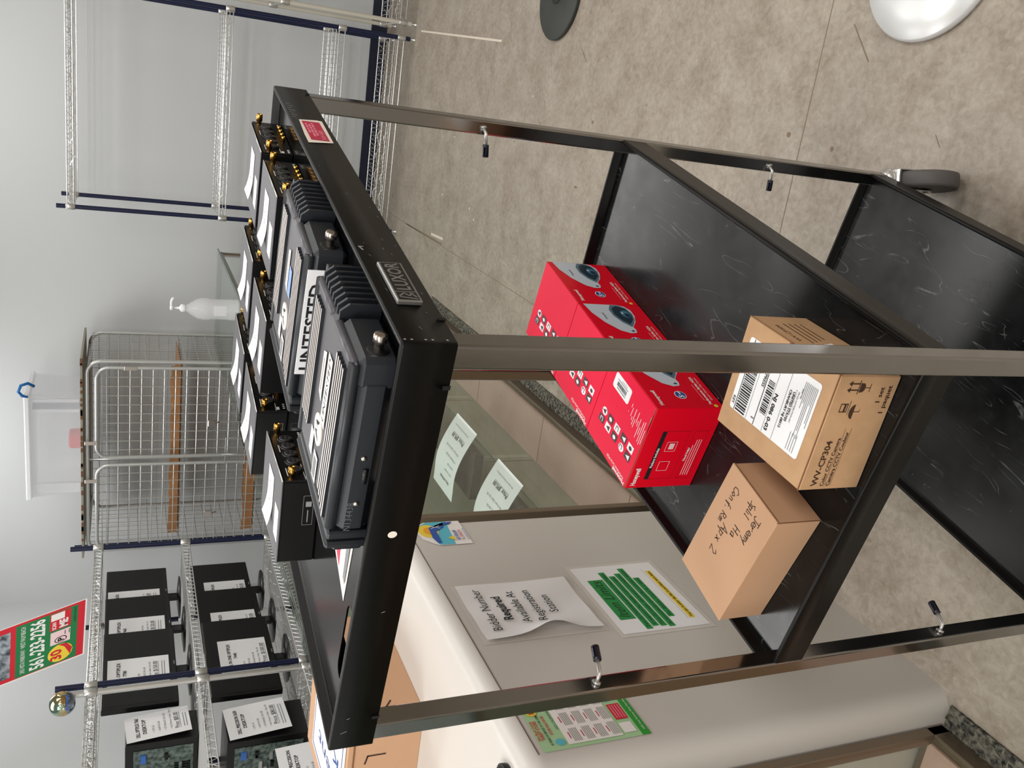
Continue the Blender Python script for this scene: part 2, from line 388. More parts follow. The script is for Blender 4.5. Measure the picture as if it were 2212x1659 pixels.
def tray(name, x0, y0, x1, y1, zt, lip, rec, fmat, holes=()):
    b = MB(); zf = zt-rec
    sweep(b, x0, y0, x1, y1, .004, [(.003, zt-lip+.001), (0, zt-lip), (0, zt-.0025), (.0008, zt-.0006), (.003, zt), (.005, zt), (.0065, zt-.0012), (.0085, zf+.002), (.011, zf)], BLK)
    xi0, yi0, xi1, yi1 = x0+.0105, y0+.0105, x1-.0105, y1-.0105
    if not holes: b.box(xi0, yi0, zf-.002, xi1, yi1, zf, fmat)
    else:
        hx0, hx1 = holes[0][0], holes[0][2]
        b.box(xi0, yi0, zf-.002, hx0, yi1, zf, fmat); b.box(hx1, yi0, zf-.002, xi1, yi1, zf, fmat)
        ys = yi0
        for (a, c, d, e) in holes:
            b.box(hx0, ys, zf-.002, hx1, c, zf, fmat); ys = e
            r = (hx1-hx0)/2; cx = (hx0+hx1)/2
            for (yy, sg) in ((c, 1), (e, -1)):
                for sx in (-1, 1):
                    pts = [(cx+sx*r, yy), (cx, yy)]+[(cx+sx*r*sin(RD(t)), yy+sg*(r-r*cos(RD(t)))) for t in (22, 45, 67, 90)]
                    if sx*sg < 0: pass
                    area = sum(pts[i][0]*pts[(i+1) % 6][1]-pts[(i+1) % 6][0]*pts[i][1] for i in range(6))
                    if area < 0: pts = pts[::-1]
                    b.prism(pts, zf-.002, zf, fmat)
        b.box(hx0, ys, zf-.002, hx1, yi1, zf, fmat)
    return b.build(name, cart)
top = tray('top_shelf', -.0038, -.0038, A_+.0038, C_+.0038, ZT, .049, ZT-FT, BLKIN, [(.024, .066, .05, .168), (.024, .335, .05, .437)])
mid = tray('shelf', .0008, .0008, A_-.0008, C_-.0008, ZM, .0476, ZM-FM, SCR)
bot = tray('shelf', .0008, .0008, A_-.0008, C_-.0008, ZB, .0476, .015, SCR)
def rrect(x0, y0, x1, y1, r, n=3):
    p = []
    for (cx, cy, a0) in ((x1-r, y1-r, 0), (x0+r, y1-r, 90), (x0+r, y0+r, 180), (x1-r, y0+r, 270)):
        for k in range(n+1): a = RD(a0+90*k/n); p.append((cx+r*cos(a), cy+r*sin(a)))
    return p
for (lx, ly) in ((0, 0), (A_-W_, 0), (0, C_-W_), (A_-W_, C_-W_)):
    b = MB(); b.prism(rrect(lx, ly, lx+W_, ly+W_, .0028), .148, 1.375, CHR)
    o = b.build('leg', cart)
def clip(path, capfrom):
    b = MB(); b.tube(path, .0028, ZINC, 8); b.tube([path[0], V(path[0])+(V(path[1])-V(path[0])).normalized()*.003], .006, ZINC, 8)
    o = b.build('cord_clip', cart)
    c = MB(); a, d = V(path[-2]), V(path[-1]); dr = (d-a).normalized(); c.tube([d-dr*.008, d-dr*.004, d+dr*.008, d+dr*.0115], .0055, CAP, 10); c.build('rubber_tip', o)
for z in (1.05, .455): clip([(A_-W_, .012, z), (A_-W_-.012, .018, z-.002), (A_-W_-.014, .044, z-.006)], 0)
for z in (1.056, .463): clip([(.012, C_-W_, z), (.016, C_-W_-.012, z-.004), (.042, C_-W_-.016, z-.01)], 0)
# casters
def caster(cx, cy, ang):
    d = V((cos(ang), sin(ang), 0)); ax = V((-sin(ang), cos(ang), 0)); hub = V((cx, cy, .0635))+d*.034
    b = MB(); b.lathe([(.013, .152), (.02, .149), (.024, .143), (.024, .138), (.018, .134)], ZINC, 20, M.Translation((cx, cy, 0)))
    b.box(-.026, -.022, .128, .03, .022, .138, ZINC, M.Translation((cx, cy, 0)) @ M.Rotation(ang, 4, 'Z'), ch=.003)
    c = b.build('caster', cart)
    b = MB()
    for s in (-1, 1):
        T = FR(V((cx, cy, 0))+ax*s*.0205, d, V((0, 0, 1)))
        b.prism([(-.014, .134), (.026, .052), (.034, .048), (.043, .053), (.046, .064), (.03, .134)], -.001, .001, ZINC, T)
    b.tube([hub-ax*.024, hub+ax*.024], .006, NICK, 10); b.build('fork', c)
    b = MB(); T = FR(hub, d, V((0, 0, 1)))
    b.lathe([(.0575, -.0165), (.0615, -.015), (.0635, -.01), (.0635, .01), (.0615, .015), (.0575, .0165)], RUB, 40, T, caps=False)
    b.lathe([(.0575, -.0165), (.054, -.0145), (.03, -.0125), (.022, -.016), (.01, -.017)], RUBB, 32, T, smooth=False); b.lathe([(.01, .017), (.022, .016), (.03, .0125), (.054, .0145), (.0575, .0165)], RUBB, 32, T, smooth=False)
    b.build('wheel', c)
caster(A_-.012, .012, RD(206)); caster(.012, .012, RD(200)); caster(.012, C_-.012, RD(215)); caster(A_-.012, C_-.012, RD(190))
# name plate, stickers, plug on the lips
TF = FR((0, -.0038, 0), (1, 0, 0), (0, 0, 1))    # front lip, x right, z up
b = MB(); SIL = mat('plate_silver', (150, 150, 148), .35, .7); PBK = mat('plate_black', (16, 16, 16), .4)
b.box(.064, -.0085, 1.3515, .146, -.0038, 1.3755, SIL, ch=.001)
T = FR((0, -.0087, 0), (1, 0, 0), (0, 0, 1)); b.rect(.0835, 1.354, .1435, 1.373, PBK, T); b.rect(.0665, 1.354, .0815, 1.373, PBK, T)
T2 = FR((0, -.0089, 0), (1, 0, 0), (0, 0, 1)); b.text('LUXOR', .0185, .0845, 1.3575, SIL, T2, bold=.025, maxw=.0575)
b.stroke([(.068, 1.356), (.071, 1.371)], .002, SIL, T2); b.stroke([(.072, 1.356), (.0795, 1.36)], .002, SIL, T2); b.stroke([(.073, 1.371), (.079, 1.366), (.0735, 1.362), (.079, 1.358)], .0018, SIL, T2)
b.build('name_plate', cart)['label'] = 'silver and black name plate'
b = MB(); T = FR((0, -.0044, 0), (1, 0, 0), (0, 0, 1)); b.poly([(.518, 1.3795), (.526, 1.346), (.623, 1.3445), (.625, 1.352), (.62, 1.3765), (.55, 1.3795)], CREAM, T)
T2 = FR((0, -.0048, 0), (1, 0, 0), (0, 0, 1)); b.rect(.531, 1.35, .614, 1.374, MAG, T2)
T3 = FR((0, -.0051, 0), (1, 0, 0), (0, 0, 1)); PK = mat('sticker_pink', (232, 128, 150), .6)
b.text('PUSH HERE', .008, .534, 1.353, PK, T3, bold=.03)
for i, (x0, x1) in enumerate([(.55, .606), (.545, .6), (.56, .604)]):
    x = x0
    while x < x1: ww = .006+random.random()*.01; b.rect(x, 1.3605+i*.0042, min(x+ww, x1), 1.3635+i*.0042, PK, T3); x += ww+.002
b.build('warning_sticker', cart)['label'] = 'torn red warning sticker'
b = MB(); T = FR((-.0044, 0, 0), (0, -1, 0), (0, 0, 1)); b.disc(-.2, 1.364, .004, .0045, CREAM, T); b.build('hole_plug', cart)['label'] = 'small white round plug'
b = MB(); b.box(.0372, -.0046, 1.338, .0412, -.0036, 1.344, mat('notch_dark', (8, 8, 8), .9)); b.box(-.0046, .037, 1.338, -.0036, .041, 1.345, MATS['notch_dark']); b.box(-.0046, .457, 1.338, -.0036, .461, 1.346, MATS['notch_dark']); b.box(A_-.03, -.0046, 1.339, A_-.026, -.0036, 1.344, MATS['notch_dark'])
SCT = mat('pale_scratch', (150, 150, 148), .6)
Tl = FR((-.0041, 0, 0), (0, -1, 0), (0, 0, 1))
for (y, z, l) in ((.3, 1.356, .006), (.476, 1.372, .012), (.455, 1.371, .006)): b.stroke([(-y, z), (-y-l*.2, z+l*.5)], .0007, SCT, Tl)
Tf = FR((0, -.0041, 0), (1, 0, 0), (0, 0, 1))
for i in range(26): x = random.random()*.75; z = 1.343+random.random()*.04; b.stroke([(x, z), (x+.001+.004*random.random(), z+.002*random.random())], .0003, SCT, Tf)
b.stroke([(.182, 1.3805), (.19, 1.383), (.19, 1.379)], .0018, SCT, Tf)
for i in range(7): b.stroke([(.63+i*.011, 1.379-.003*(i % 2)), (.632+i*.011, 1.384)], .0012, SCT, Tf)
for (x, z) in [(.002, 1.384), (.002, 1.378), (.002, 1.366), (.002, 1.36), (.002, 1.347)]: b.disc(x, z, .0012, .0012, SCT, Tf, 8)
b.build('lip_wear', cart)
# printed label stuck on the top shelf
b = MB(); T = FR((.04, .36, FT+.0004), (cos(RD(-8)), sin(RD(-8)), 0), (-sin(RD(-8)), cos(RD(-8)), 0))
T = M.Translation((0, 0, FT+.0005))
b.poly([(.062, .215), (.165, .225), (.162, .318), (.152, .322), (.066, .352)], CREAM, T)
T = M.Translation((0, 0, FT+.0009)); b.poly([(.092, .22), (.155, .228), (.153, .314), (.08, .34)], WHT, T)
T = M.Translation((0, 0, FT+.0012)); b.poly([(.118, .224), (.153, .228), (.15, .312), (.1, .333)], MAG, T)
T = M.Translation((0, 0, FT+.0015)); b.poly([(.07, .222), (.088, .222), (.078, .328), (.07, .333)], INKG, T)
for i in range(5): b.stroke([(.14-i*.006, .24), (.128-i*.006, .315-i*.004)], .0016, PK, T)
b.build('shelf_label', cart)['label'] = 'red and cream printed label on the top shelf'

# ------------------------------------------------------------------ radios on the cart top
def radio(name, label, cx, cy, rz, sheet, blue):
    """local frame: x depth away (0..0.176), y to the left (0..0.215), z up"""
    t = thing(name, label, 'radio', cw(cx, cy, FT), TH+rz, 'heavy radios with finned housings on the cart top')
    H = .046; b = MB()
    # main body, slightly waisted
    b.box(.006, .012, .0, .172, .19, .036, RADIO, ch=.006)
    b.box(0, .018, .006, .02, .188, .034, RADIO, ch=.006)
    b.box(.0015, -.002, .001, .078, .03, .0365, RADIO, ch=.005); b.lathe([(.0105, -.0022), (.0085, -.0008), (.001, .0)], CHIN, 18, FR((.0185, -.0042, .018), (1, 0, 0), (0, 0, 1)), caps=False)
    o = b.build('body', t)
    b = MB(); b.box(.003, .004, .034, .174, .186, .042, RADT, ch=.004)
    b.tube([(.008, .006, .0395), (.008, .184, .0395)], .0055, RADIO, 12); b.tube([(.168, .006, .0395), (.168, .184, .0395)], .0055, RADIO, 12)
    b.tube([(.01, .008, .0385), (.08, .008, .0385)], .005, RADT, 12); b.tube([(.1, .008, .0385), (.168, .008, .0385)], .005, RADT, 12)
    cov = b.build('top_cover', t)
    b = MB()
    for k in range(5):
        for (x0, y0, y1) in ((.018+k*.0068, .018, .182-k*.003), (.126+k*.0068, .018, .15)):
            b.box(x0, y0, .0415, x0+.0034, y1, .0455, RADIO); b.rect(x0, y0, x0+.0034, y1, FINL, M.Translation((0, 0, .0456)))
    b.build('cooling_fins', t)
    b = MB()   # logo disc with the M mark
    b.lathe([(.0165, .042), (.0165, .0432)], CREAM, 32, M.Translation((.088, .13, 0)))
    T = FR((.088, .13, .0434), (-1, 0, 0), (0, -1, 0)); T = FR((.088, .13, .0434), (0, -1, 0), (1, 0, 0))
    b.poly([(-.012, -.006), (-.006, .009), (-.004, .009), (-.001, -.001), (-.004, .003), (-.007, -.003)], INK, T)
    b.poly([(.012, -.006), (.006, .009), (.004, .009), (.001, -.001), (.004, .003), (.007, -.003)], INK, T)
    b.build('logo_disc', cov)['label'] = 'round cream disc with a black zigzag mark'
    b = MB(); T = FR((.0, .0, .0432), (0, -1, 0), (1, 0, 0)); Tp = FR((.0, .0, .0436), (0, -1, 0), (1, 0, 0))
    b.rect(-.185, .072, -.155, .09, WHT, T); b.rect(-.182, .076, -.16, .087, INKG, Tp); b.rect(-.17, .1, -.142, .114, WHT, T); b.text('PDM', .006, -.168, .106, INK, Tp); b.stroke([(-.166, .103), (-.146, .103)], .0008, INKG, Tp)
    b.poly([(-.1, .092), (-.095, .104), (-.05, .104), (-.045, .092)], CREAM, T); b.stroke([(-.09, .098), (-.055, .098)], .0016, INKG, Tp)
    if blue: b.rect(-.098, .072, -.062, .088, mat('blue_film', (120, 150, 214), .4), T)
    else:
        b.rect(-.115, .066, -.04, .084, WHT, T); b.text('UNTESTED', .0115, -.112, .071, INK, Tp, shear=.2, maxw=.068)
    b.build('top_labels', cov)
    # right end: heat sink fins, connector, knurled screw
    b = MB()
    for k in range(8):
        x = .082+k*.0112
        b.prism([(-.011, .001), (.014, .001), (.014, .039), (-.004, .039), (-.011, .031)], x, x+.0035, RADIO, FR((0, 0, 0), (0, 1, 0), (0, 0, 1)))
    b.build('heat_sink', t)
    b = MB(); b.box(.1735, -.004, .008, .182, .02, .034, RADIO, ch=.001); b.box(.176, -.0048, .012, .18, -.004, .031, CHIN); b.build('data_connector', t)
    b = MB(); T = FR((.0185, -.003, .018), (1, 0, 0), (0, 0, 1)); b.lathe([(.004, -.004), (.0042, .006), (.0062, .007), (.0062, .014), (.0055, .0148), (.002, .0142)], NICK, 16, T); b.build('antenna_screw', t)
    # left end plate and side screws
    b = MB(); b.box(.004, .19, .002, .172, .2, .041, RADIO, ch=.002); b.box(.0, .2, .001, .176, .2075, .043, RADIO, ch=.0025); b.box(.004, .2075, .004, .17, .213, .036, RADIO, ch=.004); b.build('end_plate', t)
    b = MB()
    for (y, z) in ((.1, .02), (.152, .02)): b.lathe([(.0026, 0), (.0026, .0012), (.001, .002)], NICK, 12, FR((0, y, z), (0, -1, 0), (0, 0, 1)))
    b.tube([(.0, .112, .0165), (.0, .128, .0165)], .0028, CHIN, 8)
    b.build('side_screws', t)
    if not blue:
        b = MB(); b.text('N134438', .009, -.185, .022, mat('engraved', (92, 96, 98), .7), FR((-.0004, 0, 0), (0, -1, 0), (0, 0, 1)), shear=.1); b.build('scratched_number', t)
    return t
radio('mobile_radio', 'black radio with ribbed top nearest the cart corner, slanted black lettering on white strip', .014, .026, RD(-1), 0, False)
radio('mobile_radio', 'black radio with ribbed top and pale blue film, second from the cart corner', .243, .03, RD(-4), 0, True)
b = MB(); b.box(-.0012, -.095, 0, 0, .035, .0435, PAPER)
T = FR((-.0016, 0, 0), (0, -1, 0), (0, 0, 1)); b.text('UNTESTED', .019, -.03, .0265, INK, T, bold=.02, maxw=.108)
o = b.build('paper_card', loc=cw(.2345, .136, FT+.0012), rz=TH+RD(-4)); tag(o, 'white card lettered in bold black capitals wedged between the two ribbed radios', 'card')

# ------------------------------------------------------------------ flat modules with gold connectors
def module(label):
    t = thing('receiver_module', label, 'electronic module', (0, 0, 0), 0, 'flat black modules with gold sockets on the cart top')
    W, D, H = .138, .112, .045
    b = MB(); b.box(0, .001, 0, W, D, H-.0015, MON, ch=.0015); b.build('case', t)
    b = MB(); b.box(-.0006, -.0005, H-.002, W+.0006, D+.0006, H, DGREY, ch=.0008); b.tube([(0, -.0004, H-.0008), (W, -.0004, H-.0008)], .0008, ZINC, 6); b.build('lid', t)
    b = MB(); b.box(.001, -.001, .001, W-.001, .001, H-.003, CHIN)
    T = FR((0, -.0014, 0), (1, 0, 0), (0, 0, 1)); 
    for x in (.012, .075): b.rect(x, .036, x+.02, .037, WHT, T)
    for x in (.006, .118): 
        for k in range(3): b.rect(x+k*.005, .004, x+k*.005+.003, .007, WHT, T)
    b.stroke([(.002, .017), (.05, .017), (.055, .022), (.08, .022)], .0008, WHT, T); b.rect(.0035, .012, .011, .016, WHT, T)
    p = b.build('connector_panel', t)
    for k in range(5):
        b = MB(); Tk = FR((.0265+k*.021, -.001, .0255), (1, 0, 0), (0, 0, 1))
        b.lathe([(.0098, 0), (.0098, .0018), (.0088, .0022), (.0086, .001)], CHIN, 20, Tk); b.lathe([(.0074, .001), (.0074, .003), (.0068, .0032)], mat('socket_face', (58, 58, 58), .45), 20, Tk)
        for a in range(4): b.disc(.0036*cos(a*pi/2+.7), .0036*sin(a*pi/2+.7), .0014, .0014, CHIN, Tk @ M.Translation((0, 0, .0034)), 8)
        b.build('socket', p)
    def coax(x, z, r, l):
        b = MB(); b.lathe([(r*.7, 0), (r*.7, l*.25), (r, l*.3), (r, l*.85), (r*.9, l), (r*.55, l), (r*.5, l*.8)], GOLD, 14, FR((x, -.001, z), (1, 0, 0), (0, 0, 1))); b.build('gold_connector', p)
    coax(.009, .033, .0046, .0145); coax(.129, .033, .0046, .0145)
    for k in range(4): coax(.048+k*.0155, .0085, .0028, .01)
    b = MB(); T = M.Translation((0, 0, H+.0003)); b.rect(.008, .045, .034, .088, PAPER, T); 
    # curled paper label reading UNTESTED
    n = 8; vs = []
    for i in range(n+1):
        a = i/n; z = H+.0006+.010*max(0, (a-.55))**2*2.4; vs += [(.052, .022+.068*a, z), (.092, .022+.068*a, z+(.002*max(0, a-.5)))]
    b.add(vs, [(2*i, 2*i+1, 2*i+3, 2*i+2) for i in range(n)], PAPER, True)
    T = FR((0, 0, H+.0012), (0, 1, 0), (-1, 0, 0)); b.text('UNTESTED', .011, .028, -.078, INKG, T, maxw=.045); b.stroke([(.05, -.022), (.078, -.022)], .0012, INKG, FR((0, 0, H+.0006), (0, 1, 0), (-1, 0, 0)))
    b.build('label', t)
    b = MB(); T = FR((-.0003, 0, 0), (0, -1, 0), (0, 0, 1)); GY = mat('case_print', (150, 150, 150), .6)
    b.stroke([(-.06, .006), (-.02, .006), (-.02, .018), (-.06, .018), (-.06, .006)], .0004, GY, T); b.rect(-.035, .008, -.028, .015, GY, T); b.stroke([(-.056, .012), (-.04, .012)], .0012, GY, T)
    b.build('printed_label', t)
    return t
m0 = module('flat black module at the left end of the top shelf, its paper label curling up')
mods = [(.2325, .318, 9, None), (.4645, .372, 0, 'flat black module in the left row, second from the front'), (.632, .374, 0, 'farthest left module of the back row, mostly hidden'),
        (.455, .222, 1, 'flat black module in the middle, directly behind the blue-filmed radio'), (.622, .212, 0, 'flat black module in the middle of the back row'),
        (.462, .052, 0, 'flat black module at right behind the ribbed radio, gold plugs toward the lip'), (.628, .05, -1, 'flat black module in the far right corner of the top shelf')]
for x, y, a, lab in mods:
    if lab is None: m0.location = cw(x, y, FT); m0.rotation_euler = (0, 0, TH+RD(a))
    else: dup(m0, cw(x, y, FT), TH+RD(a), lab)

# ------------------------------------------------------------------ red cartons on the middle shelf
def red_box(cx, cy, rz, near, label):
    t = thing('red_camera_carton', label, 'box', cw(cx, cy, FM), TH+rz, 'red cartons on the middle shelf')
    W, D, H = .148, .153, .121
    b = MB(); b.box(0, 0, 0, W, D, H-.0008, RED, ch=.0012); b.box(.0005, .0005, H-.001, W-.0005, D-.0005, H, REDP); b.build('carton', t)
    b = MB(); T = FR((0, -.0004, 0), (1, 0, 0), (0, 0, 1)); T2 = FR((0, -.0007, 0), (1, 0, 0), (0, 0, 1)); T3 = FR((0, -.001, 0), (1, 0, 0), (0, 0, 1)); T4 = FR((0, -.0013, 0), (1, 0, 0), (0, 0, 1))
    # dome camera picture, lens to the lower right
    body = [(.147, .105), (.147, .06)]
    body = [(W-.001, .112), (.118, .108), (.088, .096), (.064, .078), (.056, .062), (.058, .05), (.066, .047), (.076, .048), (.092, .036), (.112, .028), (.13, .027), (.142, .034), (W-.001, .045)]
    b.poly(body, DOMEW, T)
    b.poly([(.076, .05), (.09, .062), (.11, .07), (.13, .07), (.145, .062), (.146, .045), (.136, .034), (.118, .03), (.1, .034), (.086, .042)], DOMEM, T2)
    b.poly([(.084, .05), (.096, .06), (.116, .066), (.134, .063), (.142, .052), (.136, .038), (.118, .033), (.1, .037)], DOMED, T3)
    b.disc(.116, .044, .012, .009, mat('lens_blue', (64, 116, 140), .3), T4); b.disc(.112, .042, .006, .005, DOMED, FR((0, -.0016, 0), (1, 0, 0), (0, 0, 1))); b.disc(.118, .05, .003, .002, DOMEW, FR((0, -.0019, 0), (1, 0, 0), (0, 0, 1)))
    b.disc(.063, .055, .002, .003, DOMED, T2); b.text('Honeywell', .006, .098, .086, INK, T2, maxw=.02)
    b.text('Honeywell', .009, .008, .104, WHT, T2, bold=.03, maxw=.036)
    b.disc(.034, .062, .0098, .0098, WHT, T); b.disc(.034, .062, .0085, .0085, mat('badge_blue', (26, 70, 150), .4), T2); b.text('5', .012, .027, .058, WHT, T3, bold=.04); b.text('MP', .006, .0345, .06, WHT, T3, bold=.03)
    b.text('Performance Series HQA', .0075, .01, .018, WHT, T2, bold=.03, maxw=.07); b.text('Outdoor Dome 720p Camera', .005, .02, .011, WHT, T2, maxw=.058); b.stroke([(.02, .027), (.06, .027)], .0006, PINKW, T2); b.disc(.006, .014, .0035, .0035, YEL, T2)
    b.build('front_print', t)
    # icons on the top
    b = MB(); T = FR((0, 0, H+.0004), (0, -1, 0), (1, 0, 0)); T2 = FR((0, 0, H+.0007), (0, -1, 0), (1, 0, 0)); IK = mat('icon_dark', (60, 52, 54), .5)
    kk = 0
    for i in range(2):
        for j in range(4):
            u = -.15+.012+i*.0; 
    for r in range(5):
        for q in range(2):
            u = -.098-q*.016; v = .014+r*.024; mm = [PAPER, IK][(r+q) % 2]
            if (r*2+q) % 5 == 3: b.disc(u+.006, v+.007, .0068, .008, PAPER, T)
            else: b.rect(u, v, u+.0125, v+.0175, mm, T)
            c2 = IK if mm is PAPER or (r*2+q) % 5 == 3 else PAPER
            if (r+q) % 3 == 0: b.disc(u+.006, v+.0085, .0034, .0045, c2, T2, 12)
            elif (r+q) % 3 == 1: b.poly([(u+.002, v+.003), (u+.011, v+.003), (u+.006, v+.014)], c2, T2)
            else: b.stroke([(u+.003, v+.005), (u+.0095, v+.005), (u+.0095, v+.012), (u+.003, v+.012)], .0014, c2, T2)
    b.build('icon_print', t); b = MB()
    b.text('Performance Series HQA', .0075, 0, 0, WHT, FR((.012, .141, H+.0004), (1, 0, 0), (0, 1, 0)), maxw=.06); b.text('Honeywell', .0085, 0, 0, WHT, FR((.006, .1465, H+.0004), (1, 0, 0), (0, 1, 0)), bold=.03, maxw=.04)
    b.build('top_print', t)
    if near:
        b = MB(); T = FR((-.0004, 0, 0), (0, -1, 0), (0, 0, 1)); T2 = FR((-.0007, 0, 0), (0, -1, 0), (0, 0, 1))
        b.rect(-.135, .086, -.042, .0935, INK, T); b.text('Package Includes', .0062, -.112, .088, WHT, T2, bold=.03, maxw=.038)
        b.text('Honeywell', .0115, -.147, .106, WHT, T2, bold=.03, maxw=.034)
        for (x0, y0, x1, y1) in ((-.135, .045, -.042, .0935), (-.135, .012, -.042, .036)): b.stroke([(x0, y0), (x1, y0), (x1, y1), (x0, y1), (x0, y0)], .0005, REDD, T)
        for (x0, mm) in ((-.118, 0), (-.08, 1)): b.stroke([(x0, .06), (x0+.018, .06), (x0+.018, .078), (x0, .078), (x0, .06)], .0007, PINKW, T2); b.rect(x0+.004, .064, x0+.015, .073, [RED, PINKW][mm], T2)
        for i in range(4): b.stroke([(-.128, .03-i*.004), (-.128+.05+.02*random.random(), .03-i*.004)], .0012, PINKW, T2)
        b.text('Need Help?', .0055, -.1, .0335, WHT, T2, bold=.03)
        b.build('side_print', t)
        b = MB(); T = M.Translation((0, 0, H+.0005)); b.prism(rrect(.068, .018, .122, .044, .004), H+.0002, H+.0006, PAPER)
        T = FR((0, 0, H+.0009), (1, 0, 0), (0, 1, 0))
        x = .08
        while x < .11: ww = .0006+random.random()*.0013; b.rect(x, .029, x+ww, .036, INK, T); x += ww+.0008
        b.stroke([(.078, .026), (.112, .026)], .0012, INKG, T); b.stroke([(.08, .039), (.108, .039)], .0016, INKG, T); b.stroke([(.082, .0225), (.1, .0225)], .0008, INKG, T)
        b.build('barcode_sticker', t)
        b = MB(); T = M.Translation((0, 0, H+.0004))
        for i in range(13): b.stroke([(.006+i*.0045, .03+.02*random.random()), (.006+i*.0045, .06+.02*random.random()-i*.002)], .0016, PINKW, T)
        b.poly([(.0, .05), (.004, .02), (.0005, .012)], CARD, T); b.stroke([(.001, .0), (.001, .153)], .0018, CARDE, T)
        b.build('torn_patch', t)
    return t
for (x, near, lab) in ((.587, 0, 'farthest of the three red camera cartons in a row'), (.4385, 0, 'middle one of the three red camera cartons, partly behind the near leg'), (.2895, 1, 'nearest red carton, white barcode sticker and scuffed patch on its lid')):
    red_box(x, .256-(x-.29)*.066, RD(-3.8), near, lab)

# ------------------------------------------------------------------ kraft cartons
t = thing('shipping_carton', 'kraft carton with a big white shipping label on its lid', 'box', cw(.0365, .046, FM), TH+RD(5.2))
b = MB(); W, D, H = .1755, .152, .092; b.box(0, 0, 0, W, D, H, CARD, ch=.0015); b.build('carton', t)
b = MB(); T = FR((0, 0, H+.0004), (-1, 0, 0), (0, -1, 0)); T2 = FR((0, 0, H+.0007), (-1, 0, 0), (0, -1, 0)); T3 = FR((0, 0, H+.001), (-1, 0, 0), (0, -1, 0))
T = FR((0, 0, H+.0004), (1, 0, 0), (0, 1, 0)); b.poly(rrect(.02, .022, .16, .122, .004), PAPER, T)
# the label is read from the far left: its lines run toward the viewer
Tl = FR((.162, .124, H+.0008), (0, -1, 0), (-1, 0, 0))
Tl = FR((0, 0, H+.0008), (0, 1, 0), (-1, 0, 0))
def L(u, v): return (u, v)
x = .03
for (v0, v1, h) in ((-.148, -.128, 0), (-.104, -.092, 1)):
    u = .026+h*.03
    while u < (.118 if not h else .1): ww = .0008+random.random()*.0018; b.rect(u, v0, u+ww, v1, INK, Tl); u += ww+.0007+random.random()*.0012
for v in (-.15, -.108): b.stroke([(.023, v), (.121, v)], .0012, INK, Tl)
for v in (-.124, -.09, -.07): b.stroke([(.023, v), (.121, v)], .0005, INK, Tl)
b.text('US EXPRESS', .007, .034, -.1145, INK, Tl, bold=.02); b.text('1', .008, .112, -.115, INK, Tl, bold=.03); b.text('NJ 086 0-03', .0085, .066, -.087, INK, Tl, bold=.03, maxw=.05)
b.text('CRANBURY NJ 08512', .0055, .05, -.0655, INK, Tl, bold=.03); b.text('UNITED STATES', .0055, .05, -.074+.0145, INK, Tl, bold=.03) 
b.text('SHIP TO:', .0035, .04, -.047, INK, Tl); b.text('TRI-ED DISTRIBUTION INC', .0035, .046, -.0515, INK, Tl); b.text('6 CORPORATE DRIVE', .0035, .046, -.056, INK, Tl); b.text('KEY', .0065, .104, -.1575, INK, Tl, bold=.02)
for i in range(9): b.stroke([(.03, -.024-i*.0026), (.03+.02+random.random()*.05, -.024-i*.0026)], .0009, INKG, Tl)
for i in range(4): b.stroke([(.095, -.03-i*.004), (.118, -.03-i*.004)], .0009, INKG, Tl)
b.build('shipping_label', t)['label'] = 'white shipping label with barcodes'
b = MB(); T = FR((-.0004, 0, 0), (0, -1, 0), (0, 0, 1)); BR = mat('brown_print', (62, 40, 26), .6)
b.text('WV-CP304', .0125, -.146, .068, BR, T, bold=.02, maxw=.062); b.text('Color CCTV Camera', .0076, -.147, .0572, BR, T, maxw=.066, bold=.02); b.stroke([(-.147, .0555), (-.068, .0555)], .0005, BR, T); b.text('Caméra CCTV Couleur', .0076, -.147, .0482, BR, T, maxw=.074, bold=.02); b.stroke([(-.147, .0465), (-.068, .0465)], .0005, BR, T)
b.text('1 set', .0095, -.036, .02, BR, T, maxw=.02, bold=.02); b.text('1 paquet', .0095, -.05, .009, BR, T, maxw=.036, bold=.02)
for x0 in (-.018, -.01): b.poly([(x0-.0035, .071), (x0+.0035, .071), (x0, .076)], BR, T); b.stroke([(x0, .06), (x0, .071)], .0016, BR, T)
b.stroke([(-.023, .0595), (-.006, .0595)], .0012, BR, T)
b.poly([(-.021, .058), (-.009, .058), (-.0095, .0525), (-.0125, .05), (-.0175, .05), (-.0205, .0525)], BR, T); b.stroke([(-.015, .05), (-.015, .043)], .0008, BR, T); b.stroke([(-.02, .0425), (-.01, .0425)], .001, BR, T)
b.poly([(-.046+.0095*cos(a), .054+.007*sin(a)) for a in [pi*k/8 for k in range(9)]], BR, T); b.stroke([(-.046, .054), (-.046, .046), (-.043, .0455)], .0008, BR, T)
b.stroke([(-.05, .063), (-.032, .063)], .0008, BR, T); b.stroke([(-.046, .066), (-.046, .076), (-.036, .076), (-.036, .066), (-.046, .066)], .0012, BR, T); b.rect(-.046, .068, -.036, .071, BR, T)
b.build('side_print', t)
b = MB(); T = FR((0, -.0004, 0), (1, 0, 0), (0, 0, 1)); b.poly([(.03, .085), (.075, .085), (.09, .03), (.055, .022)], PAPER, T); b.text('WV-CP304', .009, .095, .07, BR, T, maxw=.05)
for i in range(4): b.stroke([(.09+i*.004, .058-i*.009), (.15, .058-i*.009)], .0016, BR, T)
for i in range(3): b.stroke([(.045, .07-i*.012), (.07, .07-i*.012)], .0012, INKG, FR((0, -.0007, 0), (1, 0, 0), (0, 0, 1)))
b.build('end_print', t)
b = MB(); b.box(.0006, .0, H-.0004, .0022, D, H+.0006, CARDE); b.box(0, -.0008, .0905, W, .0002, .0915, CARDE); b.stroke([(.06, .0), (.075, .012), (.09, .0)], .004, CARDE, M.Translation((0, 0, H+.0006))); b.build('worn_edge', t)
